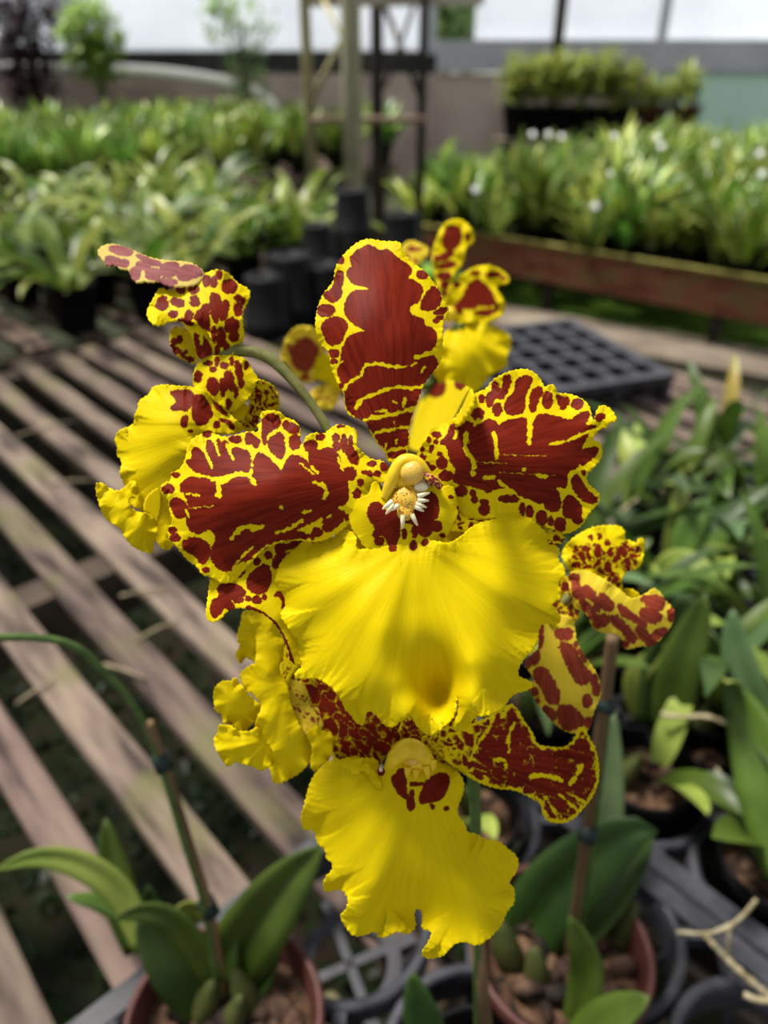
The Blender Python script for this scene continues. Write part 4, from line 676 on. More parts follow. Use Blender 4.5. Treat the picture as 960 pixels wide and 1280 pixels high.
petal('petal', T(360, 840, 4, [(0, 80), (60, 40), (130, 10), (240, 20), (400, 60), (520, 120), (640, 190), (700, 300), (690, 350), (640, 390), (560, 380), (490, 410), (450, 490), (400, 475), (340, 450), (250, 452), (222, 400), (170, 300), (100, 290), (40, 200)]), L4(660, 350)[:2], .178, [L4(660, 350, 0), L4(400, 260, -4), L4(150, 100, 8), L4(300, 430, 4)], fl3, M['petal'], giraffe(13, .15, 1.2, 75, ax=(.8, .6), aniso=1.7, edge=.8, edgeL=12), sp=2.2, seed=17, ruffle=(2.5, 9, 8))
petal('petal', T(360, 840, 4, [(540, 330), (580, 210), (620, 200), (660, 260), (780, 220), (860, 180), (960, 230), (960, 420), (900, 480), (820, 440), (700, 370)]), L4(660, 350)[:2], .1765, [L4(660, 350, 0), L4(860, 300, 4)], fl3, M['petal'], giraffe(9, .5, 1.2, 76, ax=(.9, -.3), aniso=1.4), sp=2.3, seed=17, ruffle=(2, 9, 8))
petal('lateral_sepal', T(250, 740, 4.8, [(480, 400), (600, 360), (615, 440), (560, 520), (640, 560), (720, 640), (750, 720), (745, 810), (700, 840), (620, 850), (560, 760), (500, 600)]), (372, 850), .1795, [(372, 880, 0), (360, 850, 4)], fl3, M['petal_pale'], giraffe(6, 1.4, 0, 79, ax=(.7, .7), aniso=1.2), sp=2.3, seed=2, ruffle=(2, 6, 6), label='back lit orange patch of a sepal')

petal('petal_edge', [(522, 925), (545, 912), (575, 918), (590, 945), (572, 968), (535, 962)], (530, 930), .1758, [(550, 940, 0)], fl3, M['petal'], giraffe(7, .9, 1, 78), sp=2, seed=3)
# ---- flower behind on the lower left, lip seen from the side -------------
D = .178
B4 = lambda x, y, z=0: (250+x/4.8, 740+y/4.8, z)
m = MB(); ptube(m, [B4(560, 420, 10), B4(530, 560, 6), B4(500, 700, 4)], [5, 6, 5], D*1.02, 10); fl4 = m.obj('flower', M['column'], plant); fl4['label'] = 'flower low on the left, its yellow lip seen from the side'
petal('lip', T(250, 740, 4.8, [(252, 125), (300, 105), (340, 103), (402, 140), (462, 200), (502, 280), (517, 350), (517, 430), (527, 560), (542, 650), (572, 740), (622, 840), (672, 900), (692, 940), (662, 1020), (602, 1090), (520, 1132), (470, 1157), (433, 1140), (428, 1090), (408, 1050), (450, 980), (400, 900), (318, 860), (340, 750), (372, 690), (328, 620), (268, 590), (238, 520), (238, 480), (300, 440), (335, 430), (338, 260), (298, 170)]), B4(520, 560)[:2], D, [B4(520, 450, 8), B4(440, 250, -4), B4(340, 120, 4), B4(420, 480, -12), B4(250, 520, 4), B4(450, 720, -10), B4(340, 640, -6), B4(600, 900, -2), B4(680, 940, 6), B4(480, 1130, 4), B4(420, 900, -6)], fl4, M['lip'], None, ruffle=(4, 11, 10), flute=(3, 8, 0), sp=2.2, seed=19, fine=(1, 5))
petal('lip_frill', T(250, 740, 4.8, [(78, 600), (110, 543), (150, 528), (180, 540), (210, 503), (240, 550), (280, 600), (330, 650), (372, 690), (362, 740), (310, 802), (260, 842), (210, 822), (190, 782), (135, 797), (130, 730), (90, 722), (80, 650)]), B4(370, 690)[:2], .1765, [B4(360, 700, 6), B4(200, 640, -8), B4(100, 600, 4), B4(250, 830, 6), B4(140, 780, 6)], fl4, M['lip'], None, ruffle=(3.5, 8, 9), sp=2.3, seed=23, fine=(1, 4))
petal('lip_frill', T(250, 740, 4.8, [(73, 880), (110, 853), (103, 800), (180, 793), (222, 838), (302, 838), (340, 800), (420, 850), (520, 900), (500, 960), (452, 1020), (400, 1062), (360, 1077), (320, 1050), (260, 1037), (210, 1015), (170, 1057), (140, 1020), (100, 960)]), B4(420, 880)[:2], .1758, [B4(440, 900, 8), B4(260, 920, -10), B4(90, 880, 4), B4(170, 1040, 4), B4(370, 1060, 2)], fl4, M['lip'], None, ruffle=(3.5, 9, 9), flute=(3, 10, 1), sp=2.3, seed=27, fine=(1.2, 4))
petal('lip_fold', T(250, 740, 4.8, [(225, 240), (250, 160), (250, 118), (300, 108), (350, 150), (350, 250), (345, 430), (300, 405), (275, 390), (245, 432), (218, 402), (210, 360), (242, 330), (220, 280)]), B4(340, 300)[:2], .1815, [B4(300, 260, 0), B4(230, 380, 4)], fl4, M['lip'], None, ruffle=(3, 7, 8), sp=2.4, seed=29)
petal('lip_edge', T(250, 740, 4.8, [(628, 842), (660, 820), (700, 798), (732, 830), (802, 850), (802, 960), (772, 1010), (720, 1050), (690, 1090), (655, 1030), (680, 940)]), B4(680, 960)[:2], .1772, [B4(720, 920, 0), B4(800, 860, 4)], fl4, M['lip'], None, ruffle=(2, 7, 7), sp=2.4, seed=31)
petal('lateral_sepal', T(250, 740, 4.8, [(470, 470), (500, 390), (505, 330), (545, 270), (590, 290), (610, 360), (600, 440), (560, 480), (520, 560)]), B4(530, 560)[:2], .1768, [B4(540, 400, 0)], fl4, M['petal'], giraffe(6, 1.5, 0, 81, ax=(.2, 1)), sp=2.2, seed=2)

# ---- flower at the right, seen from behind --------------------------------
D = .188
RF = lambda x, y, z=0: (640+x/4.364, 640+y/4.364, z)
m = MB(); ptube(m, [(560, 760, 10), (640, 770, 8), (690, 765, 4), (712, 745, 2)], [4, 4.5, 5, 6], D*1.01, 12); fl5 = m.obj('flower', M['stalk'], plant); fl5['label'] = 'flower at the right turned away, two spotted petals and a sepal showing'
petal('petal', T(640, 640, 4.364, [(263, 225), (320, 148), (380, 108), (450, 78), (520, 70), (592, 73), (622, 110), (612, 147), (650, 155), (682, 172), (688, 145), (708, 136), (728, 160), (722, 220), (712, 282), (682, 312), (640, 320), (610, 345), (598, 380), (610, 440), (560, 440), (480, 380), (400, 340), (320, 340), (290, 290)]), RF(330, 330)[:2], D, [RF(330, 330, 4), RF(450, 220, -6), RF(540, 90, 8), RF(300, 210, 4), RF(700, 180, 10), RF(600, 300, 0), RF(590, 420, 2)], fl5, M['petal'],
    both(giraffe(11, .5, 0, 184, ax=(.5, .85), aniso=1.6), traced(640, 640, 4.364, [[(310, 280), (350, 240), (390, 180), (410, 190), (470, 180), (500, 240), (530, 270), (530, 340), (480, 320), (420, 290), (380, 300)], [(560, 290), (570, 240), (600, 180), (640, 172), (600, 240), (600, 300)]], [(550, 225, 18, 30), (640, 225, 22, 38, .5), (640, 290, 36, 18, -.5), (680, 220, 14, 22), (560, 370, 26, 34), (480, 130, 5, 6), (520, 165, 5, 9), (430, 140, 5, 5), (350, 200, 6, 6)], [([(430, 215), (440, 260)], 8), ([(400, 250), (415, 280)], 8), ([(490, 265), (500, 300)], 6)], warp=1.2, seed=83, grow=3.2)), ruffle=(3, 9, 9), sp=2.1, seed=33)
petal('petal', T(640, 640, 4.364, [(300, 330), (400, 312), (480, 350), (560, 400), (600, 430), (650, 475), (700, 458), (740, 438), (765, 415), (790, 418), (822, 450), (832, 480), (872, 510), (897, 560), (872, 622), (820, 692), (760, 738), (700, 732), (640, 752), (600, 742), (600, 690), (560, 662), (480, 662), (430, 622), (418, 570), (380, 542), (340, 500), (310, 410)]), RF(320, 340)[:2], .187, [RF(320, 340, 4), RF(450, 470, -10), RF(600, 560, -8), RF(800, 560, -2), RF(780, 430, 12), RF(880, 560, 10), RF(620, 740, 6), RF(440, 620, 6)], fl5, M['petal_pale'],
    traced(640, 640, 4.364, [[(370, 470), (390, 400), (440, 430), (480, 520), (470, 540), (430, 520), (395, 540)], [(480, 440), (520, 470), (555, 515), (545, 530), (500, 530)], [(540, 570), (570, 570), (640, 640), (675, 690), (665, 710), (640, 700), (600, 640), (560, 620)], [(700, 540), (740, 525), (810, 560), (805, 590), (770, 605), (720, 580)], [(580, 500), (620, 530), (660, 560), (730, 610), (720, 625), (670, 590), (600, 560)], [(700, 470), (780, 460), (830, 480), (820, 520), (800, 530), (740, 500)], [(680, 625), (720, 640), (745, 690), (730, 702), (690, 670)]], [(350, 420, 16, 44, -.2), (485, 595, 40, 26, -.4), (440, 565, 16, 14), (870, 560, 12, 30), (800, 665, 44, 16, -.5), (610, 725, 18, 10), (340, 360, 22, 14), (760, 715, 20, 10)], [([(410, 480), (440, 500)], 10)], warp=1.0, seed=85, grow=3.0), ruffle=(3, 10, 9), sp=2.1, seed=35)
petal('lip_edge', T(640, 640, 4.364, [(600, 425), (625, 415), (655, 418), (692, 440), (705, 470), (650, 485)]), RF(650, 460)[:2], .19, [RF(650, 450, 0)], fl5, M['lip'], None, sp=2.6)
def midrib(x, y):   # greenish midrib kept clear of blotches
    p = np.array(T(640, 640, 4.364, [(180, 600), (230, 760), (300, 920), (390, 1080)])); d, _ = seg_dist(x, y, p, False); return d
patS = traced(640, 640, 4.364, [[(118, 870), (160, 843), (202, 880), (232, 940), (262, 1000), (242, 1052), (190, 1032), (170, 960), (123, 912)], [(235, 640), (332, 638), (322, 692), (250, 693)], [(250, 710), (332, 728), (372, 830), (443, 888), (390, 952), (340, 912), (298, 820)], [(248, 1070), (300, 1048), (372, 1100), (393, 1150), (322, 1193), (268, 1172)], [(135, 620), (170, 610), (160, 740), (140, 740)]], [(122, 790, 26, 38), (350, 720, 8, 14), (372, 760, 10, 12), (395, 795, 14, 16), (460, 970, 16, 30), (410, 1030, 24, 30), (215, 1105, 22, 28, -.6), (183, 1075, 14, 14), (125, 980, 14, 18), (420, 1150, 20, 24), (450, 920, 16, 30), (85, 825, 18, 18), (140, 1030, 8, 10)], [], warp=1.0, seed=87, grow=2.2)
petal('lateral_sepal', T(640, 640, 4.364, [(133, 590), (200, 560), (330, 560), (347, 640), (352, 700), (387, 770), (432, 830), (472, 890), (492, 980), (472, 1042), (442, 1100), (432, 1172), (400, 1202), (330, 1212), (268, 1187), (218, 1142), (158, 1072), (108, 1000), (98, 960), (125, 920), (100, 880), (60, 830), (100, 790), (110, 770), (150, 740)]), RF(230, 560)[:2], .184, [RF(230, 570, 4), RF(260, 800, -8), RF(350, 1050, -4), RF(100, 860, 6), RF(480, 960, 8), RF(340, 1210, 10)], fl5, M['petal_pale'], patS, ruffle=(2.5, 9, 8), sp=2.1, seed=37, label='hanging sepal with a pale greenish midrib')
petal('lateral_sepal', T(640, 640, 4.364, [(230, 380), (310, 330), (340, 480), (385, 560), (335, 610), (330, 660), (220, 620), (180, 540), (200, 440)]), RF(260, 420)[:2], .1895, [RF(280, 500, 0), RF(360, 560, 4)], fl5, M['petal'], giraffe(9, .6, 1.2, 89, ax=(.3, .9)), sp=2.3, seed=3)

# ---- a second spray behind, out of focus --------------------------------
D = .29
BK = lambda x, y, z=0: (340+x/3, 260+y/3, z)
foot2 = on_z(520, 640, BENCH+.006)
spray = empty('flowering_orchid', foot2, 'blurred second orchid spray behind the big upright red petal', 'orchid')
m = MB(); m.tube(chaikin(np.array([foot2, P(520, 560, .40), P(540, 470, .31), P(565, 430, .295), P(575, 405, .29)]), 3, False), .0022, 10); m.obj('flower_stalk', M['stem'], spray)
m = MB(); blob(m, *BK(665, 400)[:2], 10, 10, 10, D*(1+3/F)); f6 = m.obj('flower', M['column'], spray)
petal('dorsal_sepal', T(340, 260, 3, [(598, 170), (615, 118), (640, 60), (680, 37), (722, 45), (757, 88), (762, 127), (725, 152), (722, 202), (680, 252), (668, 330), (645, 370), (620, 290), (603, 230)]), BK(655, 360)[:2], D, [BK(655, 340, 0), BK(690, 60, 8)], f6, M['petal'], traced(340, 260, 3, [[(640, 100), (660, 65), (700, 65), (715, 100), (700, 150), (660, 160), (640, 150)]], [(650, 180, 34, 14, -.4), (655, 215, 40, 12, -.2), (645, 255, 28, 16), (650, 290, 20, 14), (735, 110, 10, 16), (615, 190, 8, 14), (648, 320, 12, 10)], warp=1), ruffle=(3, 8, 8), sp=3, seed=2)
petal('petal', T(340, 260, 3, [(650, 330), (665, 290), (700, 258), (760, 218), (830, 213), (892, 255), (887, 287), (832, 292), (872, 345), (877, 390), (822, 432), (760, 430), (680, 430), (650, 400)]), BK(660, 390)[:2], D, [BK(660, 390, 0), BK(860, 260, 8)], f6, M['petal'], traced(340, 260, 3, [[(670, 380), (720, 330), (740, 270), (790, 270), (820, 310), (840, 350), (850, 385), (800, 410), (740, 385), (700, 400)]], [(690, 290, 14, 10), (830, 250, 30, 10), (870, 265, 10, 8), (760, 245, 20, 9)], [([(720, 390), (790, 375), (830, 372)], 7)], warp=1.2), ruffle=(4, 8, 10), sp=3, seed=4)
petal('lip', T(340, 260, 3, [(600, 600), (630, 520), (640, 470), (690, 430), (760, 415), (832, 440), (892, 470), (902, 510), (882, 560), (882, 602), (820, 622), (785, 680), (740, 702), (700, 690), (640, 680)]), BK(680, 430)[:2], D, [BK(680, 430, 4), BK(740, 540, -12), BK(890, 520, 8), BK(740, 690, 0)], f6, M['lip'], None, ruffle=(4, 9, 12), flute=(4, 8, 0), sp=3, seed=6)
petal('lip', T(340, 260, 3, [(500, 900), (520, 830), (540, 740), (580, 680), (620, 640), (700, 650), (762, 690), (742, 760), (690, 822), (600, 860), (560, 920)]), BK(640, 650)[:2], D*.97, [BK(640, 660, 6), BK(600, 760, -8), BK(540, 880, 6)], f6, M['lip'], traced(340, 260, 3, [], [(612, 665, 40, 46), (705, 655, 18, 26)], warp=1), ruffle=(3, 8, 10), sp=3, seed=8, label='second yellow lip lower on the blurred spray')
m = MB(); blob(m, *BK(190, 600)[:2], 7, 7, 7, D*1.04); m.tube(chaikin(np.array([P(403, 460, .302), P(470, 500, .30), P(540, 480, .312)]), 2, False), .0016, 8); f7 = m.obj('flower', M['stem'], spray); f7['label'] = 'small blurred flower left of the big upright petal'
petal('petal', T(340, 260, 3, [(25, 560), (58, 470), (108, 438), (162, 450), (195, 520), (205, 600), (150, 662), (100, 652), (58, 590)]), BK(190, 600)[:2], D*1.03, [BK(190, 600, 0), BK(100, 520, -6), BK(40, 560, 6)], f7, M['petal_pale'], traced(340, 260, 3, [[(62, 555), (85, 500), (130, 480), (165, 500), (180, 560), (150, 610), (110, 620), (80, 590)]], [(60, 520, 8, 14), (120, 635, 20, 8)], rim=2, warp=2), ruffle=(3, 8, 8), sp=3, seed=3)
petal('lip', T(340, 260, 3, [(175, 540), (222, 550), (262, 620), (262, 700), (235, 690), (195, 655), (160, 640), (150, 615)]), BK(190, 590)[:2], D*1.025, [BK(200, 600, 0), BK(250, 680, 6)], f7, M['lip'], None, ruffle=(3, 6, 8), sp=3, seed=3)
petal('lateral_sepal', T(340, 260, 3, [(135, 690), (200, 655), (255, 690), (245, 740), (205, 765), (150, 735)]), BK(200, 650)[:2], D*1.035, [BK(200, 700, 0)], f7, M['petal_pale'], giraffe(9, 1.8, 2, 93), ruffle=(3, 6, 8), sp=3, seed=3)
petal('dorsal_sepal', T(340, 260, 3, [(480, 150), (515, 116), (570, 138), (597, 158), (565, 202), (535, 220), (490, 260)]), BK(520, 240)[:2], D*1.05, [BK(530, 170, 0), BK(590, 160, 6)], f6, M['petal_pale'], giraffe(16, 1.8, 3, 95), ruffle=(2, 6, 8), sp=3, seed=3, label='pinkish blurred tip beside the big upright petal')

# ------------------------------------------------------------------ the two plants in red brown pots
cL = on_z(280, 1272, .892); cL[2] = BENCH+.009; lplant = empty('potted_orchid', cL, 'orchid with broad leaves and a thin green stem in the left red brown pot', 'potted orchid')
make_pot(lplant, cL, .0490, .084, M['brownpot'], 11, chips=30)
d = .385
leaf_px(lplant, [(180, 1190, .40), (160, 1125, .40), (125, 1092, .395), (85, 1073, .39), (40, 1070, .385), (-6, 1088, .38)], 36, M['leaf_pale'], .3)
leaf_px(lplant, [(170, 1190, .43), (148, 1110, .43), (138, 1070, .43), (132, 1024, .43)], 42, M['leaf'], .2)
leaf_px(lplant, [(200, 1200, .41), (168, 1152, .41), (128, 1128, .405), (82, 1120, .40)], 30, M['leaf'], -.5)
leaf_px(lplant, [(268, 1230, .385), (240, 1175, .375), (205, 1142, .365), (172, 1138, .36), (143, 1150, .355)], 40, M['leaf'], .5)
leaf_px(lplant, [(262, 1270, .39), (232, 1225, .38), (200, 1185, .375), (172, 1148, .37)], 64, M['leaf_dark'], .1)
leaf_px(lplant, [(272, 1240, .40), (310, 1170, .39), (355, 1105, .385), (402, 1058, .38)], 84, M['leaf'], -.25, fold=.3)
leaf_px(lplant, [(318, 1250, .395), (335, 1195, .395), (358, 1135, .395)], 34, M['leaf_dark'], .4)
leaf_px(lplant, [(215, 1190, .42), (190, 1140, .425), (185, 1108, .42)], 30, M['leaf_dark'], .2)
leaf_px(lplant, [(262, 1150, .385), (235, 1130, .38), (212, 1150, .375)], 22, M['leaf_pale'], .6)
leaf_px(lplant, [(285, 1250, .39), (278, 1190, .39), (292, 1130, .39)], 36, M['leaf_dark'], .2)
for x, y, r, h in ((250, 1285, .0085, .030), (318, 1275, .0085, .032), (285, 1300, .008, .028)):
    p = on_z(x, y, BENCH+.062); bulb(lplant, p, r*.85, h*1.15, (random.uniform(-.3, .3), .2))
m = MB(); pth = [P(285, 1300, .40), P(275, 1210, .385), P(262, 1130, .365), (P(238, 1060, .345)), P(205, 955, .325), P(186, 903, .315)]
m.tube(chaikin(np.array(pth), 2, False), .0022, 10); m.obj('stake', M['bamboo'], lplant)
m = MB(); pth = [P(278, 1300, .398), P(268, 1210, .382), P(256, 1130, .362), P(232, 1060, .342), P(200, 950, .322), P(172, 885, .312), P(130, 838, .30), P(95, 806, .29), P(50, 796, .283), P(-15, 797, .275)]
m.tube(chaikin(np.array(pth), 3, False), .0015, 10); m.obj('flower_stalk', M['stem'], lplant)['label'] = 'thin green stalk bending over to the left edge'
for x, y, dd in ((204, 953, .324), (262, 1135, .366)):
    m = MB(); a, b_ = P(x-6, y-12, dd), P(x+4, y+10, dd); m.tube([a, b_], .0042, 10); m.obj('tie', M['tie'], lplant)
cR = on_z(702, 1182, .892); cR[2] = BENCH+.009; rplant = empty('potted_orchid', cR, 'orchid with broad dark leaves and a bamboo stake in the right red brown pot', 'potted orchid')
make_pot(rplant, cR, .0478, .084, M['brownpot'], 12, chips=30)
leaf_px(rplant, [(640, 1210, .425), (672, 1140, .42), (728, 1080, .41), (790, 1035, .40), (822, 1040, .395)], 92, M['leaf_dark'], -.2, fold=.25)
leaf_px(rplant, [(700, 1180, .42), (748, 1120, .42), (790, 1072, .415), (815, 1040, .41)], 70, M['leaf_dark'], .3)
leaf_px(rplant, [(730, 1200, .43), (755, 1080, .43), (765, 980, .435), (767, 885, .44)], 40, M['leaf_blue'], .2)
leaf_px(rplant, [(716, 1290, .385), (736, 1220, .38), (728, 1180, .375), (712, 1146, .37)], 42, M['leaf'], .1)
leaf_px(rplant, [(710, 1330, .38), (755, 1275, .37), (812, 1246, .36)], 56, M['leaf'], .4)
leaf_px(rplant, [(660, 1220, .43), (640, 1150, .44), (655, 1090, .45)], 46, M['leaf_dark'], .3)
leaf_px(rplant, [(690, 1230, .42), (740, 1190, .425), (790, 1150, .43)], 44, M['leaf_dark'], -.3)
for x, y, r, h in ((640, 1215, .010, .034), (672, 1240, .0085, .03), (765, 1190, .008, .034)):
    bulb(rplant, on_z(x, y, BENCH+.062), r*.85, h*1.1, (random.uniform(-.4, .4), .2))
m = MB(); m.tube(chaikin(np.array([P(708, 1215, .425), P(722, 1120, .385), P(738, 1010, .35), P(755, 885, .315), P(766, 796, .298)]), 2, False), .0026, 10); m.obj('stake', M['bamboo'], rplant)
m = MB(); m.tube(chaikin(np.array([P(722, 1215, .427), P(733, 1120, .387), P(747, 1010, .352), P(760, 900, .32), P(762, 850, .31)]), 2, False), .0013, 8); m.obj('flower_stalk', M['stem'], rplant)
for x, y, dd in ((734, 1042, .357), (756, 880, .315)):
    m = MB(); m.tube([P(x-3, y+9, dd), P(x+4, y-9, dd)], .0048, 10); m.obj('tie', M['tie'], rplant)
m = MB()
for i in range(5):
    p = cR+np.array([.02*math.cos(i*1.3), .02*math.sin(i*1.3), .056]); m.ball(p, (np.array([.007, .002, 0]), np.array([-.002, .005, .001]), np.array([0, .001, .006])), 6, 0, .2, i)
m.obj('charcoal_chips', M['black'], rplant)['kind'] = 'stuff'

# ------------------------------------------------------------------ black pots of orchids on the right
def orchid_in_pot(c, seed, label, rad=.036, nl=9, L=(.08, .14), bulbs=3, group=None, mats=('leaf', 'leaf', 'leaf_blue', 'leaf_dark', 'leaf_pale'), wid=(.016, .024)):
    r = random.Random(seed); root = empty('potted_orchid', c, label, 'potted orchid', group)
    make_pot(root, c, rad, .074, M['black'], seed, chips=16)
    for i in range(nl):
        az = r.uniform(0, 6.28); b_ = np.asarray(c)+np.array([math.cos(az)*.010+r.uniform(-.012, .012), math.sin(az)*.010+r.uniform(-.012, .012), .062+r.uniform(0, .02)])
        v, f = leaf_pts(r.uniform(*L), r.uniform(*wid), az, r.uniform(.75, 1.45), r.uniform(.5, 1.7), 9, b_, .25, r.uniform(-.5, .5))
        mt = 'leaf_yellow' if r.random() < .03 else r.choice(mats); obj('leaf', v, f, M[mt], root)
    for i in range(bulbs):
        a = r.uniform(0, 6.28); bulb(root, np.asarray(c)+np.array([.014*math.cos(a), .014*math.sin(a), .052]), .007, .032, (r.uniform(-.3, .3), r.uniform(-.3, .3)))
    return root
pw0, pu0, pp = .318, -.10, .092
nbr = ['first', 'second', 'third', 'fourth', 'fifth', 'sixth']; k = 0
for i in range(6):
    for j in range(5):
        c = wu(pw0+pp*(i+.5), pu0+pp*(j+.5), BENCH+.009); x, y, dd = proj(c+ZV*.09)
        if x > 1090 or y > 1400 or y < 560: continue
        if i == 0 and j == 4: continue
        near = (i, j) in ((0, 0), (0, 1), (0, 2))
        lab = 'black pot orchid, %s row right of the brown pots, %s from the near end' % (nbr[i], nbr[j])
        o = orchid_in_pot(c, 100+i*10+j, lab, nl=3 if near else (10 if i > 0 else 8), L=(.05, .08) if near else (.09, .155), bulbs=2 if near else 3)
# a black pot behind the right red brown one
orchid_in_pot(wu(.248, .192, BENCH+.009), 77, 'black pot orchid just behind the right red brown pot, with few leaves', nl=2, L=(.05, .07), bulbs=2)
# leaves that stand out on the right: they belong to three larger plants
def big_plant(px, py, zb, label, leaves, seed):
    c = on_z(px, py, BENCH+.07); c[2] = BENCH+.009
    root = empty('potted_orchid', c, label, 'potted orchid')
    for pts, w, mt, roll in leaves: leaf_px(root, pts, w, M[mt], roll)
    for q in (-1, 1): bulb(root, c+np.array([.008*q, .004, .058]), .008, .036, (.1*q, 0))
    make_pot(root, c, .034, .072, M['black'], seed, chips=14)
    return root
big_plant(862, 925, 0, 'orchid with two long upright leaves right of the spotted flower', [
    ([(835, 915, .52), (848, 840, .50), (868, 790, .49), (882, 742, .48)], 54, 'leaf', .2), ([(812, 905, .53), (825, 830, .52), (842, 780, .51), (856, 745, .50)], 46, 'leaf_dark', -.2),
    ([(800, 900, .54), (790, 845, .53), (822, 818, .52), (842, 805, .51)], 30, 'leaf_pale', .3), ([(905, 870, .54), (890, 820, .54), (878, 780, .55)], 40, 'leaf', .3)], 201)
big_plant(985, 1010, 0, 'orchid with big arching leaves at the right edge of the picture', [
    ([(985, 1100, .43), (966, 1000, .44), (940, 905, .46), (905, 845, .47)], 74, 'leaf', .25), ([(955, 900, .50), (930, 850, .50), (918, 800, .50), (916, 762, .50)], 42, 'leaf_blue', .1),
    ([(985, 1050, .45), (975, 960, .47), (985, 880, .48)], 50, 'leaf_dark', -.3)], 202)
big_plant(838, 735, 0, 'orchid with a pale arching leaf and a yellow tip beside the flower at right', [
    ([(815, 735, .66), (835, 697, .64), (870, 700, .62), (910, 735, .60)], 26, 'leaf_pale', .4), ([(852, 700, .66), (862, 660, .66), (885, 620, .66)], 36, 'leaf', .1), ([(868, 700, .66), (905, 678, .66), (945, 690, .64)], 22, 'leaf_yellow', .4), ([(790, 720, .68), (790, 690, .68), (815, 672, .68)], 22, 'leaf', .2)], 203)
# dry aerial roots
def root_thing(pts, r, label, name='dry_root', mat='root', extra=()):
    m = MB(); q = chaikin(np.array([P(*a) for a in pts]), 3, False); n = len(q); m.tube(q, [r*(1+.18*math.sin(i*1.7))*(1-.35*i/n) for i in range(n)], 8)
    for e, er in extra: q = chaikin(np.array([P(*a) for a in e]), 2, False); m.tube(q, er, 7)
    return tag(m.obj(name, M[mat]), label, 'root' if mat == 'root' else 'straw')
root_thing([(960, 1245, .40), (925, 1215, .40), (900, 1190, .405), (880, 1168, .408)], .0022, 'thick pale dry root lying over the trays at the lower right', extra=(([(882, 1170, .408), (905, 1160, .405), (925, 1150, .40), (945, 1125, .395)], .0012), ([(846, 1165, .40), (885, 1168, .40), (915, 1158, .395)], .0010), ([(912, 1155, .40), (911, 1175, .402), (909, 1195, .405)], .0012), ([(930, 1243, .392), (945, 1250, .39), (965, 1252, .39)], .0018)))
root_thing([(826, 893, .50), (855, 897, .495), (885, 894, .49), (920, 910, .48)], .0020, 'pale dry root lying level between the leaves at the right')
root_thing([(895, 960, .50), (905, 975, .495), (935, 983, .49), (965, 965, .49)], .0016, 'curled pale root over a black pot at the right edge')
root_thing([(738, 690, .74), (765, 650, .74), (800, 620, .75), (830, 612, .75)], .0022, 'long straw coloured root behind the flower at right')
for i, (a, b_) in enumerate([((150, 745), (215, 735)), ((60, 605), (120, 600)), ((20, 545), (95, 525)), ((165, 270+265), (235, 540)), ((130, 830), (185, 850)), ((170, 800), (225, 775)), ((20, 880), (70, 850))]):
    p, q = on_z(*a, BENCH+.0035), on_z(*b_, BENCH+.0035); m = MB(); m.tube([p, (p+q)/2+ZV*.002, q], [.0014, .0018, .0008], 6)
    tag(m.obj('dry_straw', M['straw']), 'bit of dry straw lying across the slats, %s' % ['left of the low yellow lip', 'near the left edge halfway up', 'high near the left edge', 'close to the outer left yellow lip', 'above the thin green stalk', 'below the yellow frill on the left', 'by the bend of the green stalk'][i], 'straw')

# ------------------------------------------------------------------ black cell tray on the far side of the bench
ct = empty('cell_tray', wu(1.03, .72, BENCH), 'black square celled seedling tray standing on legs at the back of the bench', 'tray')
cz = .845; tA, tB, tC = on_z(632, 500, cz), on_z(834, 470, cz), on_z(690, 406, cz)
e1 = tB-tA; l1 = np.linalg.norm(e1); e1 /= l1; e2 = np.cross(ZV, e1); l2 = abs((tC-tB)@e2); nw_, nu_ = 6, 5
def ctp(a, b_, z): c = tB-e1*a*l1+e2*b_*l2; return np.array([c[0], c[1], z])
ct.location = ctp(.5, .5, BENCH)
for i in range(nw_+1):
    m = MB(); m.box(ctp(i/nw_, .5, cz), (e1, e2, ZV), (.006 if i % nw_ else .010, l2/2+.008, .006)); m.obj('divider', M['greyplastic'], ct, smooth=False)
for j in range(nu_+1):
    m = MB(); m.box(ctp(.5, j/nu_, cz), (e1, e2, ZV), (l1/2+.008, .006 if j % nu_ else .010, .0062)); m.obj('divider', M['greyplastic'], ct, smooth=False)
for i in range(nw_):
    for j in range(nu_):
        c = ctp((i+.5)/nw_, (j+.5)/nu_, 0); hw, hu = l1/nw_*.46, l2/nu_*.46; v = []
        for z, s_ in ((cz-.004, 1), (cz-.036, .72)):
            for a, b_ in ((-1, -1), (1, -1), (1, 1), (-1, 1)): v.append(c+e1*hw*a*s_+e2*hu*b_*s_+ZV*z)
        obj('cell', v, [(0, 1, 5, 4), (1, 2, 6, 5), (2, 3, 7, 6), (3, 0, 4, 7), (4, 5, 6, 7)], M['greyplastic'], ct, smooth=False)
for a, b_ in ((0, 0), (1, 0), (0, 1), (1, 1), (.33, 0), (.66, 0)):
    m = MB(); m.box(ctp(a, b_, (BENCH+cz)/2), (e1, e2, ZV), (.007, .007, (cz-BENCH)/2)); m.obj('leg', M['greyplastic'], ct, smooth=False)

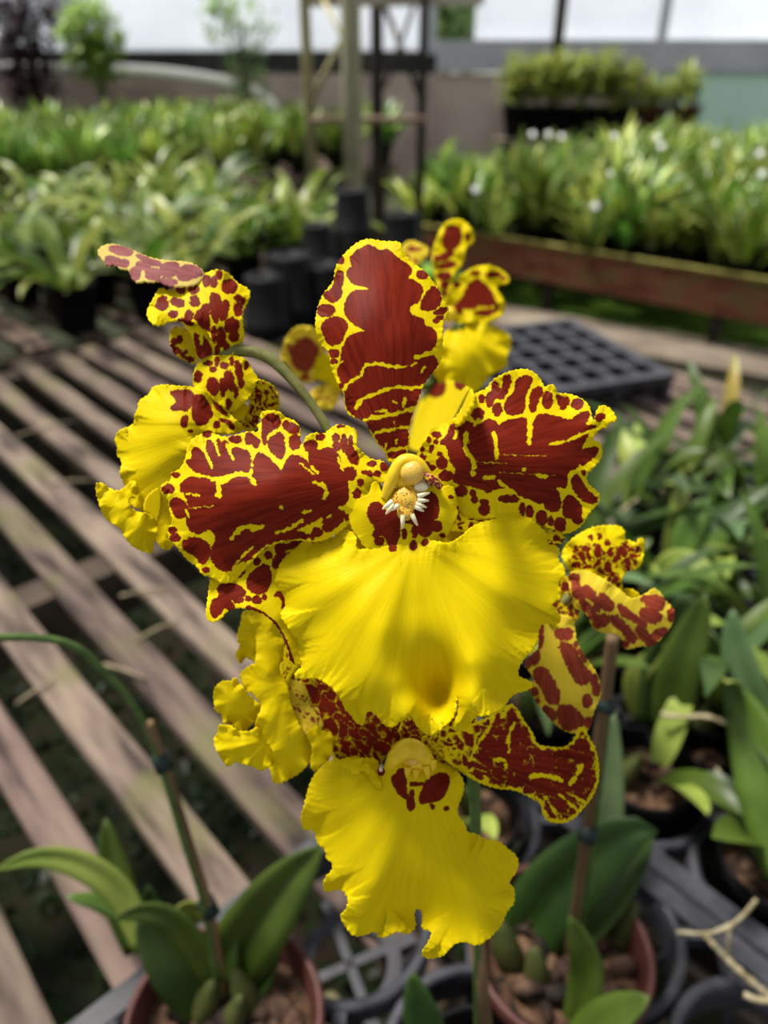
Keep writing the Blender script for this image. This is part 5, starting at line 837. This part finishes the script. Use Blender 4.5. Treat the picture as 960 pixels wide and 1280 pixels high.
# ------------------------------------------------------------------ stacked black pots behind the flowers
ORD = ['topmost', 'second', 'third', 'fourth', 'fifth', 'sixth']
def pot_stack(x, ytop, dep, width, n, label):
    top = P(x, ytop, dep); r = width/2*dep/F; h = r*2.1; zb = BENCH; tot = top[2]-zb; n = max(1, n)
    for i in range(n):     # upside down pots nested one over another
        z0 = zb+(tot-min(h, tot))*(i/(n-1) if n > 1 else 0); hh = min(h, tot) if n == 1 else (tot if i == n-1 and False else min(h, tot))
        m = MB(); m.lathe((top[0], top[1], z0), [(r*1.0, 0), (r*1.03, .001), (r*1.03, hh*.10), (r*.98, hh*.11), (r*.84, hh*.97), (r*.80, hh), (r*.5, hh), (r*.48, hh-.004), (0.001, hh-.004)], 28)
        o = m.obj('nursery_pot', M['black'], origin=(top[0], top[1], z0)); tag(o, '%s black pot %s' % (ORD[n-1-i] if i == n-1 else ORD[n-1-i]+' from the top,', label), 'pot', 'stacked black nursery pots')
stacks = [(440, 237, 1.80, 50, 6, 'of the tallest stack, before the pale post'), (396, 280, 1.72, 44, 4, 'of the stack left of the tallest'), (502, 266, 1.90, 54, 4, 'of the wide stack right of the tallest'),
          (362, 318, 1.55, 66, 5, 'of the low stack left of the big petal'), (330, 345, 1.50, 60, 4, 'of the lowest stack beside the left flower'), (405, 330, 1.58, 62, 5, 'of the stack half behind the big petal'), (455, 330, 1.66, 60, 4, 'of the stack right behind the big petal')]
for s_ in stacks: pot_stack(*s_)

# ------------------------------------------------------------------ lattice tower of posts
def ground_under(x, y, dep): p = P(x, y, dep); return np.array([p[0], p[1], GROUND])
tw = empty('lattice_tower', ground_under(455, 200, 2.75), 'tall open tower of four thin posts with crossed braces behind the pots', 'tower')
def vpost(x, dep, r, mat, name='post'):
    p = P(x, 60, dep); m = MB(); m.tube([(p[0], p[1], GROUND-.02), (p[0], p[1], 1.3), (p[0], p[1], 2.6)], r, 12); m.obj(name, mat, tw); return p
pA = vpost(383, 2.55, .019, M['post_olive']); pB = vpost(439, 2.45, .033, M['post_pale']); pC = vpost(471, 2.85, .024, M['post_dark']); pD = vpost(529, 2.7, .017, M['post_dark'])
def bar(p, q, r, mat, name): m = MB(); m.tube([p, q], r, 8); m.obj(name, mat, tw)
bar(P(390, 150, 2.55), P(531, 150, 2.7), .012, M['rail'], 'crossbar')
bar(P(478, 0, 2.8), P(524, 118, 2.7), .011, M['post_dark'], 'brace'); bar(P(520, 0, 2.7), P(480, 110, 2.8), .008, M['post_dark'], 'brace')
bar(P(404, 0, 2.55), P(440, 70, 2.5), .008, M['post_olive'], 'brace'); bar(P(438, 30, 2.47), P(386, 130, 2.55), .010, M['post_olive'], 'brace')
m = MB(); a, b_ = P(375, -2, 2.6), P(602, -3, 2.7); ax = (b_-a)/np.linalg.norm(b_-a); nx = np.array([-ax[1], ax[0], 0]); m.box((a+b_)/2, (ax, nx, np.cross(ax, nx)), (np.linalg.norm(b_-a)/2, .03, .024)); m.obj('top_beam', M['beigebeam'], tw, smooth=False)

# ------------------------------------------------------------------ left benches
def rail_bench(name, label, w0, w1, u0, u1, ztop):
    root = empty(name, wu((w0+w1)/2, (u0+u1)/2, ztop-.05), label, 'bench')
    nsl = int((w1-w0)/.11)
    for i in range(nsl+1):
        m = MB(); m.box(wu(w0+(w1-w0)*i/nsl, (u0+u1)/2, ztop-.01), (WV, UV, ZV), (.028, (u1-u0)/2, .01)); m.obj('slat', M['slat'], root, smooth=False)
    for w in (w0, (w0+w1)/2, w1):
        for u in (u0+.1, u1-.1): m = MB(); m.box(wu(w, u, (ztop-.02+GROUND-.03)/2), (WV, UV, ZV), (.02, .02, (ztop-.02-GROUND+.03)/2)); m.obj('leg', M['beam'], root, smooth=False)
    for u in (u0, u1): m = MB(); m.box(wu((w0+w1)/2, u, ztop-.045), (WV, UV, ZV), ((w1-w0)/2, .02, .025)); m.obj('end_rail', M['beam'], root, smooth=False)
rail_bench('slatted_bench', 'slatted bench at left behind, carrying arching pale leaved orchids', -.45, 1.40, 1.56, 2.75, .79)
rail_bench('slatted_bench', 'farther bench at left, carrying a low green bed of orchids', .3, 3.0, 3.2, 4.8, .80)
# one set of shared leaf meshes, copied plant by plant
def proto_leaf_plant(seed, nl, L, wid, el, droop, mats, z0, pot=(.045, .09), name='potted_orchid', parts=True):
    r = random.Random(seed); root = empty(name, (0, 0, -20-seed), 'x', 'potted orchid'); base = np.array([0, 0, -20.-seed])
    m = MB(); m.lathe(base, [(pot[0]*.75, 0), (pot[0], pot[1]*.9), (pot[0]*1.05, pot[1]*.92), (pot[0]*1.05, pot[1]), (pot[0]*.9, pot[1]), (pot[0]*.85, pot[1]*.8), (.001, pot[1]*.8)], 16); m.obj('pot', M['black'], root)
    if parts:
        for i in range(nl):
            az = 6.283*i/nl+r.uniform(-.4, .4); v, f = leaf_pts(r.uniform(*L), r.uniform(*wid), az, r.uniform(*el), r.uniform(*droop), 7, base+np.array([.012*math.cos(az), .012*math.sin(az), pot[1]*.8]), .25, r.uniform(-.5, .5)); obj('leaf', v, f, M[r.choice(mats)], root)
    else:
        mb = MB()
        for i in range(nl):
            az = 6.283*i/nl+r.uniform(-.5, .5); q = r.uniform(.0, .05); v, f = leaf_pts(r.uniform(*L), r.uniform(*wid), az, r.uniform(*el), r.uniform(*droop), 5, base+np.array([q*math.cos(az), q*math.sin(az), pot[1]*.8]), .25, r.uniform(-.5, .5)); mb.add(v, f, r.randrange(len(mats)))
        mb.obj('foliage', [M[k_] for k_ in mats], root)
    return root
def scatter(protos, pts, label, group, scl=(.85, 1.15), r=random.Random(5)):
    used = set(); n = 0
    for p, where in pts:
        i = r.randrange(len(protos)); o = protos[i] if i not in used else copy_tree(protos[i]); used.add(i)
        o.location = p; o.rotation_euler = (0, 0, r.uniform(0, 6.28)); s_ = r.uniform(*scl); o.scale = (s_,)*3; o['label'] = label+', '+where; o['group'] = group; n += 1
    for i in range(len(protos)):
        if i not in used:
            for ch in list(protos[i].children): bpy.data.objects.remove(ch)
            bpy.data.objects.remove(protos[i])
    return n
rs = random.Random(9)
ON = ['first', 'second', 'third', 'fourth', 'fifth', 'sixth', 'seventh', 'eighth', 'ninth', 'tenth', 'eleventh', 'twelfth', 'thirteenth', 'fourteenth', 'fifteenth', 'sixteenth', 'seventeenth', 'eighteenth', 'nineteenth', 'twentieth']
def grid(w0, w1, u0, u1, sp, z, ok):
    o = []; u = u0; row = 0
    while u < u1:
        w = w0; k_ = 0
        while w < w1:
            p = wu(w+rs.uniform(-.3, .3)*sp, u+rs.uniform(-.3, .3)*sp, z); x, y, dd = proj(p+ZV*.1)
            if dd > 0 and sp < .17 and -200 < x <= -60 and ok(20, y): o.append((p, 'beyond the left edge of the picture'))
            elif dd > 0 and ok(x, y): o.append((p, '%s row from the front, %s from the left' % (ON[row], ON[k_]))); k_ += 1
            w += sp
        u += sp; row += 1 if k_ else 0
    return o
pl = [proto_leaf_plant(300+i, 9, (.14, .24), (.024, .036), (.6, 1.3), (.8, 2.0), ('leaf_far2', 'leaf_far', 'leaf_far', 'leaf_far2', 'leaf'), 0) for i in range(5)]
pts = grid(-.40, 1.38, 1.62, 2.72, .160, .79, lambda x, y: -60 < x < 395)
n1 = scatter(pl, pts, 'arching orchid on the left bench', 'arching orchids on the left bench')
pl = [proto_leaf_plant(320+i, 26, (.14, .24), (.022, .034), (.9, 1.5), (.3, 1.3), ('leaf_far', 'leaf_far', 'leaf_far2', 'leaf'), 0, parts=False) for i in range(5)]
pts = grid(.35, 2.95, 3.25, 4.75, .185, .80, lambda x, y: -40 < x < 560)
n2 = scatter(pl, pts, 'small orchid of the far left bed', 'orchids of the far left bed')
pl = [proto_leaf_plant(340+i, 26, (.13, .27), (.022, .038), (.9, 1.54), (.2, 1.3), ('leaf_far', 'leaf_far', 'leaf', 'leaf_far2'), 0, parts=False) for i in range(6)]
pts = []; row = 0
for q in np.arange(.12, 2.75, .175):
    k_ = 0
    for t in np.arange(TA+.1, TB-.1, .165):
        p = onb(t+rs.uniform(-.07, .07), q+rs.uniform(-.05, .05), BT-.08); x, y, dd = proj(p+ZV*.1)
        if 515 < x < 1030 and y > 118: pts.append((p, '%s row from the board, %s from the left' % (ON[row], ON[k_]))); k_ += 1
    row += 1 if k_ else 0
n3 = scatter(pl, pts, 'upright orchid of the right bed', 'upright orchids of the right bed', (.85, 1.3))
# white blossoms standing among the right bed and a few white labels
for i, (x, y, dd) in enumerate([(666, 168, 3.4), (686, 168, 3.4), (702, 171, 3.4), (768, 170, 3.5), (822, 172, 3.2), (827, 183, 3.1), (896, 180, 3.2), (950, 192, 2.9), (595, 237, 2.6), (953, 218, 2.7), (762, 218, 2.9), (744, 258, 2.6)]):
    p = P(x, y, dd); root = empty('white_blossom', (p[0], p[1], BT-.08), 'white blossom over the right bed, %s in order from its far left end' % ON[i], 'flower', 'white blossoms in the right bed')
    m = MB(); m.tube([(p[0], p[1], BT-.08), p], .003, 6); m.obj('stem', M['stem'], root)
    m = MB()
    for q in range(5): a = q*1.257; e = R_*math.cos(a)+U_*math.sin(a); g_ = -R_*math.sin(a)+U_*math.cos(a); m.ball(p+e*.008, (e*.009, g_*.006, F_*.003), 6)
    m.obj('petals', M['white'], root)

# ------------------------------------------------------------------ trees, shelf plants and pipe at the back
def foliage(name, c, rad, n, leafL, leafW, mat, parent, seed, flat=1.0):
    r = random.Random(seed); m = MB()
    for i in range(n):
        d = np.array([r.gauss(0, 1) for _ in range(3)]); d /= np.linalg.norm(d); q = r.random()**.45; p = np.asarray(c)+d*np.asarray(rad)*q
        v, f = leaf_pts(leafL*r.uniform(.7, 1.3), leafW*r.uniform(.7, 1.3), r.uniform(0, 6.28), r.uniform(-.6, 1.2), r.uniform(.2, 1.2), 2, p, .2); m.add(v, f)
    o = m.obj(name, mat, parent); o['kind'] = 'stuff'; return o
def tree(x, y, Y, rx, rz, mat, label, cat, seed, n=420, L=.10, Wd=.035, blobs=None):
    c = on_y(x, y, Y); root = empty('shrub' if cat == 'shrub' else 'tree', (c[0], c[1], GROUND), label, cat)
    m = MB(); m.tube([(c[0], c[1], GROUND-.02), (c[0]+.02, c[1], (c[2]+GROUND)/2), (c[0], c[1], c[2])], [.04, .03, .02], 8); m.obj('trunk', M['trunk'], root)
    for bx, by, brx, brz in (blobs or [(x, y, rx, rz)]):
        cc = on_y(bx, by, Y); foliage('foliage', cc, (brx, brx*.8, brz), int(n*brx*brz/(rx*rz)), L, Wd, mat, root, seed+int(bx)); 
    return root
tree(34, 60, 6.1, .30, .40, M['bush_purple'], 'dark purple leaved tree at the upper left corner', 'tree', 1, 900, .09, .035, [(26, 28, .27, .24), (36, 100, .23, .33)])
tree(116, 55, 6.0, .23, .29, M['bush_green'], 'small round bright green tree on a dark stem, upper left', 'tree', 2, 900, .08, .03)
tree(300, 60, 6.1, .26, .34, M['bush_light'], 'loose airy pale green tree before the dark band', 'tree', 3, 300, .10, .03, [(300, 35, .26, .2), (310, 100, .16, .25), (270, 10, .14, .12)])
shelf_pts = [(645, 108), (672, 104), (700, 102), (728, 100), (755, 104), (780, 112)]
for i, (x, y) in enumerate(shelf_pts):
    c = on_y(x, 150, 5.9); root = empty('potted_shrub', (c[0], c[1], 1.0), 'bushy yellow green shrub of the row before the wall, %s from the left' % ['first', 'second', 'third', 'fourth', 'fifth', 'sixth'][i], 'shrub', 'bushy shrubs before the wall')
    m = MB(); m.lathe((c[0], c[1], .80), [(.07, 0), (.10, .18), (.11, .18), (.11, .2), (.09, .2), (.08, .17), (.001, .17)], 18); m.obj('pot', M['black'], root)
    cc = on_y(x, y, 5.9); foliage('foliage', cc, (.12, .12, .17), 300, .11, .022, M['fern'], root, 60+i)
for i, (x, y, lab) in enumerate([(815, 122, 'low green shrub beside the mint wall'), (855, 115, 'upright yellow green shrub before the mint wall')]):
    c = on_y(x, 150, 5.9); root = empty('potted_shrub', (c[0], c[1], 1.0), lab, 'shrub')
    m = MB(); m.lathe((c[0], c[1], .80), [(.07, 0), (.10, .18), (.11, .18), (.11, .2), (.09, .2), (.08, .17), (.001, .17)], 18); m.obj('pot', M['brownpot'], root)
    cc = on_y(x, y, 5.9); foliage('foliage', cc, (.15 if i == 0 else .10, .12, .09 if i == 0 else .15), 260, .10, .022, M['fern'], root, 80+i)
sh = empty('plant_shelf', (on_y(740, 140, 5.9)[0], 5.9, .79), 'long narrow shelf under the row of bushy shrubs', 'shelf')
m = MB(); xa, xb = on_y(620, 140, 5.9)[0], on_y(880, 140, 5.9)[0]; m.box(((xa+xb)/2, 5.9, .79), (R_, [0, 1, 0], ZV), ((xb-xa)/2, .16, .01)); m.obj('board', M['beam'], sh, smooth=False)
for t in (xa+.1, xb-.1): m = MB(); m.box((t, 5.9, (.78+GROUND-.03)/2), (R_, [0, 1, 0], ZV), (.025, .12, (.78-GROUND+.03)/2)); m.obj('leg', M['beam'], sh, smooth=False)
m = MB(); q = chaikin(np.array([on_y(-60, 84, 6.42), on_y(60, 87, 6.42), on_y(150, 88, 6.42), on_y(215, 92, 6.42), on_y(280, 102, 6.42), on_y(330, 118, 6.42), on_y(350, 150, 6.42)]), 2, False); m.tube(q, .045, 12)
tag(m.obj('water_pipe', M['pipe']), 'thick pale pipe running along the brownish wall at the upper left', 'pipe')
# trees outside the opening
for i, (x, y, mt) in enumerate([(560, 20, 'bush_light'), (590, 40, 'bush_green'), (548, 55, 'fern')]):
    cc = on_y(x, y, 8.4+i*1.0); root = empty('tree', (cc[0], cc[1], GROUND), 'tree outside the opening in the film, %s' % ['pale and tallest', 'green and to the right', 'yellowish and low'][i], 'tree')
    m = MB(); m.tube([(cc[0], cc[1], GROUND), cc], .05, 8); m.obj('trunk', M['trunk'], root); foliage('foliage', cc, (.32, .3, .6), 420, .22, .07, M[mt], root, 90+i)
# moss and small weeds on the ground below the slats
m = MB(); rg = random.Random(3)
for i in range(2600):
    x, y = rg.uniform(-.95, .35), rg.uniform(.15, 1.3); v, f = leaf_pts(rg.uniform(.012, .03), rg.uniform(.008, .016), rg.uniform(0, 6.28), rg.uniform(.2, 1.2), 1.0, 2, (x, y, GROUND-.012), .1); m.add(v, f)
o = m.obj('ground_weeds', M['weed']); o['kind'] = 'stuff'; tag(o, 'low dark moss and weeds on the ground under the slats', 'weeds')
